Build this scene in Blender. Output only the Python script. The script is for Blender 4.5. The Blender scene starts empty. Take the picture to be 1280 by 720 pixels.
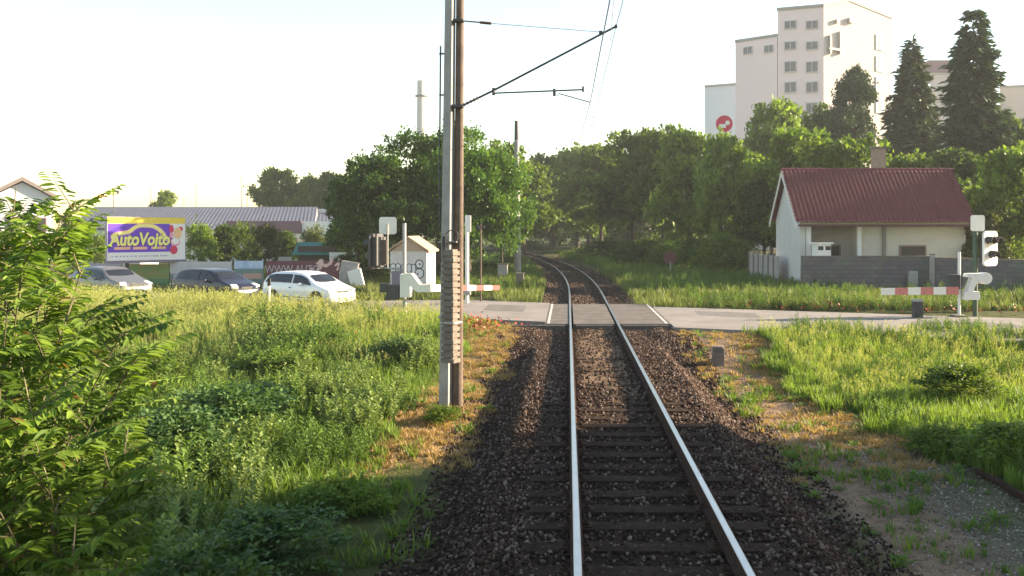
import bpy, math, random
import numpy as np
from mathutils import Vector, Matrix
random.seed(7)
RNG = np.random.default_rng(11)
C = bpy.context.scene.collection
sc = bpy.context.scene
# ------------------------------------------------------------------ camera, sky, sun, exposure
F = 1100.0; VX, VY, CH = 709.5, 285.0, 3.0          # focal length in photo pixels, vanishing point of the track, eye height
cd = bpy.data.cameras.new('camera'); cam = bpy.data.objects.new('camera', cd); C.objects.link(cam)
cam.location = (0, 0, CH); cam.rotation_euler = (math.radians(90), 0, 0)
cd.sensor_width = 36; cd.lens = 36*F/1280; cd.shift_x = -(VX-640)/1280; cd.shift_y = -(360-VY)/1280
cd.clip_start = 0.1; cd.clip_end = 4000
sc.camera = cam
SUN_EL, SUN_AZ = 18.5, 77.0                          # azimuth measured from the track direction towards the right
w = bpy.data.worlds.new('World'); sc.world = w; w.use_nodes = True
nt = w.node_tree; bg = nt.nodes['Background']
sky = nt.nodes.new('ShaderNodeTexSky'); sky.sky_type = 'NISHITA'; sky.sun_disc = False
sky.sun_elevation = math.radians(SUN_EL); sky.sun_rotation = math.radians(SUN_AZ)
sky.air_density = 1.15; sky.dust_density = 0.5; sky.ozone_density = 0.0
nt.links.new(sky.outputs[0], bg.inputs[0]); bg.inputs[1].default_value = 0.075
sd = bpy.data.lights.new('sun', 'SUN'); so = bpy.data.objects.new('sun', sd); C.objects.link(so)
sd.energy = 5.0; sd.angle = math.radians(0.5); sd.color = (1.0, 0.81, 0.57)
el, az = math.radians(SUN_EL), math.radians(SUN_AZ)
S = Vector((math.cos(el)*math.sin(az), math.cos(el)*math.cos(az), math.sin(el)))
so.rotation_euler = S.to_track_quat('Z', 'Y').to_euler(); so.location = (30, 10, 20)
sc.view_settings.view_transform = 'Standard'; sc.view_settings.look = 'None'
sc.view_settings.exposure = 2.15; sc.view_settings.gamma = 1; sc.view_settings.use_curve_mapping = False
sc.render.engine = 'CYCLES'
sc.cycles.max_bounces = 6; sc.cycles.transparent_max_bounces = 8

def PX(px, Y): return (px-VX)*Y/F
def PZ(py, Y): return CH-(py-VY)*Y/F
def PT(px, py, Y): return Vector((PX(px, Y), Y, PZ(py, Y)))

# ------------------------------------------------------------------ materials
MATS = {}
def mat(name, col, rough=0.8, metal=0.0, noise=0.0, nscale=5.0, bump=0.0, bscale=40.0, col2=None, spec=0.5, emit=None, coat=0.0, obj_coords=True):
    if name in MATS: return MATS[name]
    m = bpy.data.materials.new(name); m.use_nodes = True; n = m.node_tree.nodes; l = m.node_tree.links
    p = n['Principled BSDF']; p.inputs['Roughness'].default_value = rough; p.inputs['Metallic'].default_value = metal
    p.inputs['Specular IOR Level'].default_value = spec; p.inputs['Coat Weight'].default_value = coat
    p.inputs['Base Color'].default_value = (*col, 1)
    tc = n.new('ShaderNodeTexCoord')
    if noise > 0 or col2:
        t = n.new('ShaderNodeTexNoise'); t.inputs['Scale'].default_value = nscale; t.inputs['Detail'].default_value = 6
        t.inputs['Roughness'].default_value = .65
        l.new(tc.outputs['Object'], t.inputs['Vector'])
        r = n.new('ShaderNodeValToRGB'); l.new(t.outputs['Fac'], r.inputs[0])
        c2 = col2 or tuple(c*(1-noise) for c in col)
        r.color_ramp.elements[0].position = .35; r.color_ramp.elements[1].position = .65
        r.color_ramp.elements[0].color = (*c2, 1); r.color_ramp.elements[1].color = (*col, 1)
        l.new(r.outputs[0], p.inputs['Base Color'])
    if bump > 0:
        t2 = n.new('ShaderNodeTexNoise'); t2.inputs['Scale'].default_value = bscale; t2.inputs['Detail'].default_value = 4
        l.new(tc.outputs['Object'], t2.inputs['Vector'])
        b = n.new('ShaderNodeBump'); b.inputs['Strength'].default_value = bump; b.inputs['Distance'].default_value = .02
        l.new(t2.outputs['Fac'], b.inputs['Height']); l.new(b.outputs[0], p.inputs['Normal'])
    if emit:
        p.inputs['Emission Color'].default_value = (*emit, 1); p.inputs['Emission Strength'].default_value = 1
    MATS[name] = m; return m

def leafmat(name, dark, light, trans=0.35, rough=.55, objvar=.25, warm=None):
    """foliage: colour runs between two greens by the per leaf attribute v, plus a translucent share"""
    if name in MATS: return MATS[name]
    m = bpy.data.materials.new(name); m.use_nodes = True; n = m.node_tree.nodes; l = m.node_tree.links
    p = n['Principled BSDF']; out = n['Material Output']
    a = n.new('ShaderNodeAttribute'); a.attribute_name = 'v'
    r = n.new('ShaderNodeValToRGB'); l.new(a.outputs['Fac'], r.inputs[0])
    r.color_ramp.elements[0].color = (*dark, 1); r.color_ramp.elements[1].color = (*light, 1)
    if warm:
        e = r.color_ramp.elements.new(.97); e.color = (*light, 1)
        r.color_ramp.elements[-1].color = (*warm, 1)
    oi = n.new('ShaderNodeObjectInfo'); hs = n.new('ShaderNodeHueSaturation')
    mr = n.new('ShaderNodeMapRange'); mr.inputs['To Min'].default_value = 1-objvar; mr.inputs['To Max'].default_value = 1+objvar
    l.new(oi.outputs['Random'], mr.inputs['Value']); l.new(mr.outputs[0], hs.inputs['Value']); l.new(r.outputs[0], hs.inputs['Color'])
    l.new(hs.outputs[0], p.inputs['Base Color']); p.inputs['Roughness'].default_value = rough; p.inputs['Specular IOR Level'].default_value = .18
    t = n.new('ShaderNodeBsdfTranslucent'); mul = n.new('ShaderNodeMix'); mul.data_type = 'RGBA'; mul.blend_type = 'MULTIPLY'; mul.inputs[0].default_value = 1
    l.new(hs.outputs[0], mul.inputs[6]); mul.inputs[7].default_value = (1.5, 1.55, .6, 1); l.new(mul.outputs[2], t.inputs[0])
    mx = n.new('ShaderNodeMixShader'); mx.inputs[0].default_value = trans
    l.new(p.outputs[0], mx.inputs[1]); l.new(t.outputs[0], mx.inputs[2]); l.new(mx.outputs[0], out.inputs[0])
    MATS[name] = m; return m

# ------------------------------------------------------------------ object helpers
def tag(o, label=None, cat=None, group=None, kind=None):
    if label: o['label'] = label
    if cat: o['category'] = cat
    if group: o['group'] = group
    if kind: o['kind'] = kind
    return o
def empty(name, loc, rz=0, label=None, cat=None, group=None):
    o = bpy.data.objects.new(name, None); C.objects.link(o); o.location = loc; o.rotation_euler = (0, 0, rz)
    o.empty_display_size = .2
    return tag(o, label, cat, group)
class MB:
    def __init__(s): s.v = []; s.f = []
    def add(s, vs, fs):
        b = len(s.v); s.v += [tuple(v) for v in vs]; s.f += [tuple(b+i for i in f) for f in fs]; return s
    def box(s, c, d, rz=0, rx=0, ry=0):
        M = Matrix.Rotation(rz, 3, 'Z') @ Matrix.Rotation(ry, 3, 'Y') @ Matrix.Rotation(rx, 3, 'X')
        vs = [Vector(c)+M @ Vector((x*d[0]/2, y*d[1]/2, z*d[2]/2)) for x in (-1, 1) for y in (-1, 1) for z in (-1, 1)]
        return s.add(vs, [(0, 1, 3, 2), (4, 6, 7, 5), (0, 4, 5, 1), (2, 3, 7, 6), (0, 2, 6, 4), (1, 5, 7, 3)])
    def cyl(s, a, b, r1, r2=None, n=12, caps=True):
        a = Vector(a); b = Vector(b); r2 = r1 if r2 is None else r2
        q = (b-a).to_track_quat('Z', 'Y'); vs = []
        for p, r in ((a, r1), (b, r2)):
            for i in range(n): vs.append(p+q @ Vector((r*math.cos(2*math.pi*i/n), r*math.sin(2*math.pi*i/n), 0)))
        fs = [(i, (i+1) % n, n+(i+1) % n, n+i) for i in range(n)]
        if caps: fs += [tuple(range(n-1, -1, -1)), tuple(range(n, 2*n))]
        return s.add(vs, fs)
    def tube(s, pts, r, n=8):
        pts = [Vector(p) for p in pts]; rr = r if isinstance(r, (list, tuple)) else [r]*len(pts); vs = []
        for k, p in enumerate(pts):
            d = (pts[min(k+1, len(pts)-1)]-pts[max(k-1, 0)]).normalized()
            up = Vector((0, 0, 1)) if abs(d.z) < .9 else Vector((0, 1, 0))
            u = d.cross(up).normalized(); w_ = u.cross(d)
            for i in range(n): t = 2*math.pi*i/n; vs.append(p+u*rr[k]*math.cos(t)+w_*rr[k]*math.sin(t))
        fs = [(k*n+i, k*n+(i+1) % n, (k+1)*n+(i+1) % n, (k+1)*n+i) for k in range(len(pts)-1) for i in range(n)]
        fs += [tuple(range(n-1, -1, -1)), tuple((len(pts)-1)*n+i for i in range(n))]
        return s.add(vs, fs)
    def prism(s, poly, axis, a, b):
        """poly is 2-D; axis 'x','y','z' is the extrusion axis"""
        def mk(p, t): return {'x': (t, p[0], p[1]), 'y': (p[0], t, p[1]), 'z': (p[0], p[1], t)}[axis]
        n = len(poly); vs = [mk(p, a) for p in poly]+[mk(p, b) for p in poly]
        return s.add(vs, [(i, (i+1) % n, n+(i+1) % n, n+i) for i in range(n)]+[tuple(range(n-1, -1, -1)), tuple(range(n, 2*n))])
    def build(s, name, m, parent=None, bevel=0, smooth=False):
        me = bpy.data.meshes.new(name); me.from_pydata(s.v, [], s.f); me.materials.append(m)
        import bmesh
        bm = bmesh.new(); bm.from_mesh(me); bmesh.ops.recalc_face_normals(bm, faces=bm.faces)
        if bevel: bmesh.ops.bevel(bm, geom=list(bm.edges), offset=bevel, segments=2, profile=.6, affect='EDGES', clamp_overlap=True)
        bm.to_mesh(me); bm.free()
        if smooth:
            for p in me.polygons: p.use_smooth = True
        o = bpy.data.objects.new(name, me); C.objects.link(o); o.parent = parent
        return o
def mesh_tri(name, V, T, attr=None, m=None, parent=None, smooth=False):
    me = bpy.data.meshes.new(name); nv, ntr = len(V), len(T)
    me.vertices.add(nv); me.vertices.foreach_set('co', np.ascontiguousarray(V, dtype=np.float32).ravel())
    me.loops.add(ntr*3); me.loops.foreach_set('vertex_index', np.ascontiguousarray(T, dtype=np.int32).ravel())
    me.polygons.add(ntr); me.polygons.foreach_set('loop_start', np.arange(0, ntr*3, 3, dtype=np.int32))
    me.polygons.foreach_set('loop_total', np.full(ntr, 3, dtype=np.int32))
    if smooth: me.polygons.foreach_set('use_smooth', np.ones(ntr, dtype=bool))
    if attr is not None:
        a = me.attributes.new('v', 'FLOAT', 'POINT'); a.data.foreach_set('value', np.ascontiguousarray(attr, dtype=np.float32))
    me.update(calc_edges=True)
    if m: me.materials.append(m)
    o = bpy.data.objects.new(name, me); C.objects.link(o); o.parent = parent
    return o
def rotz(a):
    c, s_ = np.cos(a), np.sin(a); z = np.zeros_like(a); o = np.ones_like(a)
    return np.stack([np.stack([c, -s_, z], -1), np.stack([s_, c, z], -1), np.stack([z, z, o], -1)], -2)
def rand_rot(n, rng=RNG):
    q = rng.normal(size=(n, 4)); q /= np.linalg.norm(q, axis=1)[:, None]; w_, x, y, z = q.T
    return np.stack([np.stack([1-2*(y*y+z*z), 2*(x*y-z*w_), 2*(x*z+y*w_)], -1),
                     np.stack([2*(x*y+z*w_), 1-2*(x*x+z*z), 2*(y*z-x*w_)], -1),
                     np.stack([2*(x*z-y*w_), 2*(y*z+x*w_), 1-2*(x*x+y*y)], -1)], -2)
def scat(tv, tt, M, P, a=None, ta=None):
    """copies of a triangle template: rotation/scale matrices M, places P, value a per copy plus ta per vertex"""
    n, k = len(P), len(tv)
    V = np.einsum('nij,kj->nki', M, tv)+P[:, None, :]
    T = tt[None]+(np.arange(n)*k)[:, None, None]
    A = np.zeros((n, k)) if a is None else np.repeat(a[:, None], k, 1)
    if ta is not None: A = A+ta[None]
    return V.reshape(-1, 3), T.reshape(-1, 3), A.ravel()
def join(parts):
    V, T, A, b = [], [], [], 0
    for v, t, a in parts: V.append(v); T.append(t+b); A.append(a); b += len(v)
    return np.concatenate(V), np.concatenate(T), np.concatenate(A)
def vnoise(x, y, s, seed=0):
    """smooth value noise in 2-D"""
    x = np.asarray(x)/s; y = np.asarray(y)/s; xi = np.floor(x).astype(int); yi = np.floor(y).astype(int); fx = x-xi; fy = y-yi
    fx = fx*fx*(3-2*fx); fy = fy*fy*(3-2*fy)
    def h(a, b):
        n_ = (a*374761393+b*668265263+seed*1442695041) & 0x7fffffff
        n_ = ((n_ ^ (n_ >> 13))*1274126177) & 0x7fffffff
        return ((n_ ^ (n_ >> 16)) & 0xffff)/65535.0
    return (h(xi, yi)*(1-fx)+h(xi+1, yi)*fx)*(1-fy)+(h(xi, yi+1)*(1-fx)+h(xi+1, yi+1)*fx)*fy
def fbm(x, y, s, seed=0): return (vnoise(x, y, s, seed)*.5+vnoise(x, y, s/2.1, seed+1)*.3+vnoise(x, y, s/4.3, seed+2)*.2)
def sstep(a, b, x): t = np.clip((x-a)/(b-a), 0, 1); return t*t*(3-2*t)
def copy_tree(o, parent=None):
    c = o.copy(); C.objects.link(c); c.parent = parent
    for ch in list(o.children): copy_tree(ch, c)
    return c
def text(s, size, m, name, parent, loc, rot=(math.pi/2, 0, 0), ext=.005, shear=0, offset=0, sx=1, align='CENTER'):
    cu = bpy.data.curves.new('lettering', 'FONT'); cu.body = s; cu.size = size; cu.extrude = ext; cu.shear = shear; cu.offset = offset
    cu.align_x = align; cu.align_y = 'CENTER'; cu.resolution_u = 4
    to = bpy.data.objects.new('tmp', cu); C.objects.link(to); bpy.context.view_layer.update()
    me = bpy.data.meshes.new_from_object(to.evaluated_get(bpy.context.evaluated_depsgraph_get()))
    bpy.data.objects.remove(to); me.materials.clear(); me.materials.append(m)
    o = bpy.data.objects.new(name, me); C.objects.link(o); o.parent = parent; o.location = loc; o.rotation_euler = rot; o.scale = (sx, 1, 1)
    return o

# ------------------------------------------------------------------ terrain
TX = 0.84                                            # centre of the track
def xc(y): y = np.asarray(y, dtype=float); return TX-np.where(y > 40, (y-40)**2/700, 0)
def road_c(x):                                       # centre line of the road
    x = np.asarray(x, dtype=float); return np.where(x < TX, 31.2-(x-TX)*.44, 31.2-(x-TX)*.37)
RW = 3.55
def rdrop(x): return -.22*sstep(-3.5, -10, np.asarray(x, dtype=float))
def gbase(x, y): return -.7+.58*sstep(19.5, 26.3, y)
def gh(x, y):
    x = np.asarray(x, dtype=float); y = np.asarray(y, dtype=float)
    g = gbase(x, y); dx = np.abs(x-xc(y))
    onroad = sstep(RW+.8, RW+.1, np.abs(y-road_c(x)))
    g = g+(1-onroad)*((fbm(x, y, 3.1, 5)-.5)*.22*sstep(1.5, 4.5, dx)+(fbm(x, y, .6, 9)-.5)*.05)
    g = g+(-.14+rdrop(x)-g)*onroad*(y < 60)+(1-onroad)*rdrop(x)*sstep(24, 31, y)
    g = g+.24*np.exp(-((x+2.5)**2/2.2+(y-17)**2/9))
    sl = -.2-np.maximum(dx-1.55, 0)/1.6
    h = np.maximum(g, sl)
    ins = sstep(1.9, 1.5, dx)
    mid_ = sstep(.72, .5, dx)*sstep(14, 19, y)*(y < 40)
    h = h*(1-ins)+(-.215+.045*mid_*(.4+vnoise(x, y, .9, 31))+(vnoise(x, y, .18, 3)-.5)*.02)*ins
    return h
def axis(a, b, st, far, k=1.25):
    xs = list(np.arange(a, b, st)); s_ = st; x = b
    while x < far: xs.append(x); s_ *= k; x += s_
    s_ = st; x = a-st
    while x > -far: xs.insert(0, x); s_ *= k; x -= s_
    return np.array(xs)
gx = axis(-9, 10, .1, 1500); gy = axis(6, 42, .14, 1500)
GX, GY = np.meshgrid(gx, gy, indexing='ij'); GZ = gh(GX, GY)
V = np.stack([GX, GY, GZ], -1).reshape(-1, 3); nx, ny = len(gx), len(gy)
idx = np.arange(nx*ny).reshape(nx, ny); a, b, c, d = idx[:-1, :-1].ravel(), idx[1:, :-1].ravel(), idx[1:, 1:].ravel(), idx[:-1, 1:].ravel()
T = np.concatenate([np.stack([a, b, c], 1), np.stack([a, c, d], 1)])
X, Y = V[:, 0], V[:, 1]; dx = X-xc(Y)
def zones(X, Y):
    """0 green soil, 1 dry grass, 2 trodden dirt, 3 gravel, 4 ballast bed"""
    dx = X-xc(Y); ad = np.abs(dx); n1 = fbm(X, Y, 1.1, 21); n2 = fbm(X, Y, .45, 33)
    bal = sstep(2.75, 2.25, ad+(n2-.5)*.9+.75*(Y > 34))
    bal = bal*(1-.75*sstep(.66, .45, ad)*sstep(14, 19, Y)*(Y < 40)*sstep(.3, .6, n1+.1))
    pc = 4.1+.25*np.sin(Y*.25)
    dirt = np.maximum(sstep(1.15, .4, np.abs(X-pc)+(n1-.5)*.9)*(Y < 27.5), sstep(.75, .5, ad)*sstep(14, 19, Y)*(Y < 40))
    grav = .4*sstep(1.2, .4, np.abs(X-5.35)+(n2-.5)*1.6)*sstep(16.2, 14.8, Y)
    dryL = sstep(-4.0, -2.7, X+(n1-.5)*2.4)*(X < 0)*(Y < 28.5)*sstep(12.5, 14.5, Y+(n1-.5)*3)
    dryR = sstep(6.1, 5.0, X+(n1-.5)*2)*(X > 0)*(Y < 28)*sstep(12, 14, Y)
    dry = np.maximum(dryL, dryR)
    return bal, dirt, grav, dry
bal, dirt, grav, dry = zones(X, Y)
ground = mesh_tri('ground', V, T, m=None, smooth=True); tag(ground, kind='structure')
ca = ground.data.attributes.new('zones', 'FLOAT_COLOR', 'POINT')
ca.data.foreach_set('color', np.stack([bal, dirt, grav, dry], 1).astype(np.float32).ravel())
m = bpy.data.materials.new('ground soil'); m.use_nodes = True; n = m.node_tree.nodes; l = m.node_tree.links; p = n['Principled BSDF']
p.inputs['Roughness'].default_value = .95; p.inputs['Specular IOR Level'].default_value = .1
at = n.new('ShaderNodeAttribute'); at.attribute_name = 'zones'; sep = n.new('ShaderNodeSeparateColor'); l.new(at.outputs['Color'], sep.inputs[0])
tc = n.new('ShaderNodeTexCoord')
def nz(scale, c1, c2, lo=.35, hi=.65):
    t = n.new('ShaderNodeTexNoise'); t.inputs['Scale'].default_value = scale; t.inputs['Detail'].default_value = 8; t.inputs['Roughness'].default_value = .7
    l.new(tc.outputs['Object'], t.inputs[0]); r = n.new('ShaderNodeValToRGB'); l.new(t.outputs['Fac'], r.inputs[0])
    r.color_ramp.elements[0].position = lo; r.color_ramp.elements[1].position = hi
    r.color_ramp.elements[0].color = (*c1, 1); r.color_ramp.elements[1].color = (*c2, 1); return r.outputs[0]
col = nz(2.5, (.045, .05, .018), (.09, .1, .03))
def mixc(base, fac, c):
    mx = n.new('ShaderNodeMix'); mx.data_type = 'RGBA'; l.new(fac, mx.inputs[0]); l.new(base, mx.inputs[6]); l.new(c, mx.inputs[7]); return mx.outputs[2]
col = mixc(col, at.outputs['Alpha'], nz(3.5, (.22, .14, .065), (.46, .30, .15)))
col = mixc(col, sep.outputs[1], nz(6, (.15, .10, .065), (.27, .185, .12)))
col = mixc(col, sep.outputs[2], nz(14, (.11, .095, .08), (.24, .20, .17)))
col = mixc(col, sep.outputs[0], nz(18, (.009, .006, .004), (.04, .024, .016)))
l.new(col, p.inputs['Base Color'])
t = n.new('ShaderNodeTexNoise'); t.inputs['Scale'].default_value = 22; t.inputs['Detail'].default_value = 6; l.new(tc.outputs['Object'], t.inputs[0])
bp = n.new('ShaderNodeBump'); bp.inputs['Distance'].default_value = .04; bp.inputs['Strength'].default_value = .8; l.new(t.outputs['Fac'], bp.inputs['Height']); l.new(bp.outputs[0], p.inputs['Normal'])
ground.data.materials.append(m)

# ------------------------------------------------------------------ road and the crossing deck
asph = mat('asphalt', (.23, .205, .19), .9, noise=.3, nscale=.7, bump=.4, bscale=90)
asph2 = mat('deck asphalt', (.125, .108, .097), .9, noise=.5, nscale=1.6, bump=.4, bscale=90)
kerbm = mat('deck edge concrete', (.11, .095, .085), .9, noise=.4, nscale=8)
ZR = -.02
def road_piece(name, x0, x1, m, dz=0, w_=RW, thick=.25, straight=None):
    mb = MB(); xs = np.linspace(x0, x1, max(2, int(abs(x1-x0)/1.0)+1)); ring = []
    for x in xs:
        yc = float(road_c(x)); y0, y1 = (yc-w_, yc+w_)
        if straight: y0, y1 = straight
        q_ = dz+float(rdrop(x)); i = len(mb.v); mb.v += [(x, y0, ZR+q_), (x, y1, ZR+q_), (x, y0, ZR+q_-thick), (x, y1, ZR+q_-thick)]; ring.append(i)
    for i, j in zip(ring, ring[1:]): mb.f += [(i, i+1, j+1, j), (i, j, j+2, i+2), (i+1, i+3, j+3, j+1)]
    mb.f += [(ring[0], ring[0]+2, ring[0]+3, ring[0]+1), (ring[-1], ring[-1]+1, ring[-1]+3, ring[-1]+2)]
    o = mb.build(name, m); tag(o, kind='structure'); return o
DL, DR = -.66, 3.2
road_piece('road', -75, DL-.06, asph); road_piece('road', DR+.06, 60, asph)
# deck between and beside the rails (leaves the rail grooves open)
RL, RR = .09, 1.59
D0, D1 = 27.75, 35.0
for a_, b_, nm in ((DL-.06, RL-.05, 'crossing_deck'), (RL+.1, RR-.1, 'crossing_deck'), (RR+.05, DR+.06, 'crossing_deck')):
    o = road_piece(nm, a_, b_, asph2, dz=-.002, straight=(D0, D1), thick=.22)
white = mat('road paint', (.62, .60, .56), .7, nscale=3.5, noise=.5, col2=(.22, .20, .19))
for x in (DL, DR-.12):
    mb = MB(); mb.box((x+.05, (D0+D1)/2, ZR+.003), (.085, D1-D0-.1, .004)); tag(mb.build('road_marking', white), kind='structure')
mb = MB()
for k, (x0, x1) in enumerate(((DL-1.3, RL-.12), (RL+.16, RR-.16), (RR+.12, DR+1.4))): mb.box(((x0+x1)/2, D0-.09, ZR-.13), (x1-x0, .16, .2))
tag(mb.build('crossing_deck_edge', kerbm, bevel=.02), kind='structure')

pm = mat('asphalt patch', (.13, .12, .115), .95, noise=.3, nscale=2)
for x0, x1, v0, v1 in ((4.6, 6.6, .6, 2.2), (-3.1, -1.6, -.6, 1.9), (-6.5, -5.2, -2.9, -1.2), (11.5, 14, .4, 1.5)):
    mb = MB(); k_ = 6; xs_ = np.linspace(x0, x1, k_); rr_ = random.Random(int(x0*10)); top = [(x, float(road_c(x))+v1+rr_.uniform(-.06, .06)) for x in xs_]; bot = [(x, float(road_c(x))+v0+rr_.uniform(-.06, .06)) for x in xs_]
    mb.add([(x, y, ZR+.004+float(rdrop(x))) for x, y in top+bot], [(i, i+1, k_+i+1, k_+i) for i in range(k_-1)]); tag(mb.build('asphalt_patch', pm), kind='structure')
# ------------------------------------------------------------------ rails and sleepers
steel_top = mat('polished rail steel', (.62, .6, .58), .28, metal=1, noise=.12, nscale=3)
rust = mat('rusty rail', (.06, .032, .022), .9, spec=.15, noise=.4, nscale=10)
ys = list(np.arange(-6, 42, 2.0))+list(np.arange(42, 190, 2.0))
def rail(off, label):
    prof_web = [(-.065, -.172), (.065, -.172), (.065, -.16), (.012, -.14), (.012, -.04), (.034, -.03), (.034, -.012), (-.034, -.012), (-.034, -.03), (-.012, -.04), (-.012, -.14), (-.065, -.16)]
    prof_head = [(-.036, -.012), (.036, -.012), (.036, -.004), (.028, 0), (-.028, 0), (-.036, -.004)]
    root = empty('rail', (TX+off, -6, 0), 0, label, 'rail', 'rails of the railway track')
    def sweep(prof, nm, mt):
        mb = MB(); n_ = len(prof)
        for y in ys:
            for (u, z) in prof: mb.v.append((float(xc(y))-TX+u, y+6, z))
        for k in range(len(ys)-1):
            for i in range(n_): mb.f.append((k*n_+i, k*n_+(i+1) % n_, (k+1)*n_+(i+1) % n_, (k+1)*n_+i))
        return mb.build(nm, mt, root)
    sweep(prof_web, 'rail_web', rust); sweep(prof_head, 'rail_head', steel_top)
rail(-.75, 'left running rail, polished bright on top'); rail(.75, 'right running rail, polished bright on top')
wood = mat('sleeper wood', (.048, .030, .021), .95, spec=.1, noise=.6, nscale=9, bump=.6, bscale=30)
def sleeper0():
    r = empty('sleeper', (0, 0, 0), 0, 'dark worn sleeper under the rails, in front of the level crossing', 'sleeper', 'sleepers under the rails before the crossing')
    MB().box((0, 0, -.25), (2.6, .25, .13)).build('beam', wood, r, bevel=.012)
    for s_ in (-1, 1):
        pl = MB().box((s_*.75, 0, -.179), (.34, .18, .014))
        for q in (-.1, .1): pl.box((s_*.75+q, 0, -.16), (.06, .1, .03)).cyl((s_*.75+q, 0, -.16), (s_*.75+q, 0, -.125), .017, n=6)
        pl.build('rail_fastening', rust, r)
    return r
s0 = sleeper0(); ylist = list(np.arange(6.4, 27.3, .6)); s0.location = (TX, ylist[0], 0)
for y in ylist[1:]:
    s_ = copy_tree(s0); s_.location = (TX+random.uniform(-.03, .03), y+random.uniform(-.03, .03), random.uniform(-.008, .006)); s_.rotation_euler[2] = random.uniform(-.012, .012)
for y in np.arange(36, 100, .6):
    s_ = s0.copy(); C.objects.link(s_)
    s_.location = (float(xc(y)), y, 0); s_.rotation_euler[2] = (y-40)/350 if y > 40 else 0
    s_['label'] = 'dark sleeper under the rails, beyond the level crossing'; s_['group'] = 'sleepers under the rails beyond the crossing'
    for ch in s0.children[:1]:
        c_ = ch.copy(); C.objects.link(c_); c_.parent = s_

# old rail in the grass and rail stub on the right
r_ = MB(); pr = [(-.06, 0), (.06, 0), (.06, .015), (.01, .03), (.01, .11), (.034, .12), (.034, .15), (-.034, .15), (-.034, .12), (-.01, .11), (-.01, .03), (-.06, .015)]
r_.prism(pr, 'y', -2.4, 2.4); o = r_.build('old_rail', rust); o.location = (6.15, 10.6, -.7); o.rotation_euler = (.0, 0, .05)
tag(o, 'rusty disused rail lying in the weeds at the right edge', 'rail')

# ------------------------------------------------------------------ ballast stones (stuff)
def stone_template(seed):
    r = np.random.default_rng(seed); t = (1+5**.5)/2
    v = np.array([(-1, t, 0), (1, t, 0), (-1, -t, 0), (1, -t, 0), (0, -1, t), (0, 1, t), (0, -1, -t), (0, 1, -t), (t, 0, -1), (t, 0, 1), (-t, 0, -1), (-t, 0, 1)], float)/1.9
    f = np.array([(0, 11, 5), (0, 5, 1), (0, 1, 7), (0, 7, 10), (0, 10, 11), (1, 5, 9), (5, 11, 4), (11, 10, 2), (10, 7, 6), (7, 1, 8), (3, 9, 4), (3, 4, 2), (3, 2, 6), (3, 6, 8), (3, 8, 9), (4, 9, 5), (2, 4, 11), (6, 2, 10), (8, 6, 7), (9, 8, 1)])
    return v*(r.uniform(.65, 1.15, (12, 1)))*np.array([1, .8, .65]), f
ST = [stone_template(i) for i in range(4)]
def stones(name, x, y, size, m, label=None, dz=0):
    parts = []
    for k, (tv, tt) in enumerate(ST):
        s_ = slice(k, None, 4); n_ = len(x[s_]); M = rand_rot(n_)*size[s_][:, None, None]
        P = np.stack([x[s_], y[s_], gh(x[s_], y[s_])+size[s_]*.35+dz], 1)
        parts.append(scat(tv, tt, M, P, RNG.random(n_)))
    V, T, A = join(parts); o = mesh_tri(name, V, T, A, m); return tag(o, kind='stuff', label=label)
def stonemat(name, c1, c2, c3):
    m = bpy.data.materials.new(name); m.use_nodes = True; n = m.node_tree.nodes; l = m.node_tree.links; p = n['Principled BSDF']
    a = n.new('ShaderNodeAttribute'); a.attribute_name = 'v'; r = n.new('ShaderNodeValToRGB'); l.new(a.outputs['Fac'], r.inputs[0]); l.new(r.outputs[0], p.inputs['Base Color'])
    r.color_ramp.elements[0].color = (*c1, 1); r.color_ramp.elements[1].color = (*c3, 1); e = r.color_ramp.elements.new(.75); e.color = (*c2, 1)
    p.inputs['Roughness'].default_value = .95; p.inputs['Specular IOR Level'].default_value = .12; return m
bm_ = stonemat('ballast stone', (.020, .013, .010), (.075, .046, .033), (.22, .17, .14))
n_ = 62000; y = 6.6+(RNG.random(n_)**1.25)*20.9; x = TX+RNG.uniform(-2.9, 2.9, n_); ad = np.abs(x-TX)
keep = (RNG.random(n_) < np.where(ad < .68, .45-.3*sstep(14, 19, y), np.where(ad < 2.3, 1, .55))) & ~((np.abs(ad-.75) < .07))
x, y = x[keep], y[keep]; sz = RNG.uniform(.015, .038, len(x))*(1+.3*(y > 16))
inside = (np.abs(x-TX) < 1.3); dzz = np.where(inside, -.012, 0)
stones('ballast', x, y, sz, bm_, 'brown crushed stone ballast beside and between the rails')
n_ = 9000; y = 35.4+RNG.random(n_)*30; x = xc(y)+RNG.uniform(-1.9, 1.9, n_); stones('ballast', x, y, RNG.uniform(.035, .06, n_), bm_, 'brown ballast under the curving track beyond the crossing')
gm = stonemat('path gravel', (.13, .10, .075), (.27, .215, .165), (.42, .38, .34))
n_ = 3600; x = 5.3+RNG.normal(0, .6, n_); y = 8+RNG.random(n_)*8.2; stones('gravel', x, y, RNG.uniform(.008, .028, n_), gm, 'grey gravel strewn beside the dirt footpath')
n_ = 4500; x = 4.0+RNG.normal(0, .8, n_); y = 7+RNG.random(n_)*20; stones('gravel', x, y, RNG.uniform(.006, .02, n_), gm, 'small pebbles on the trodden dirt footpath')
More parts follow.
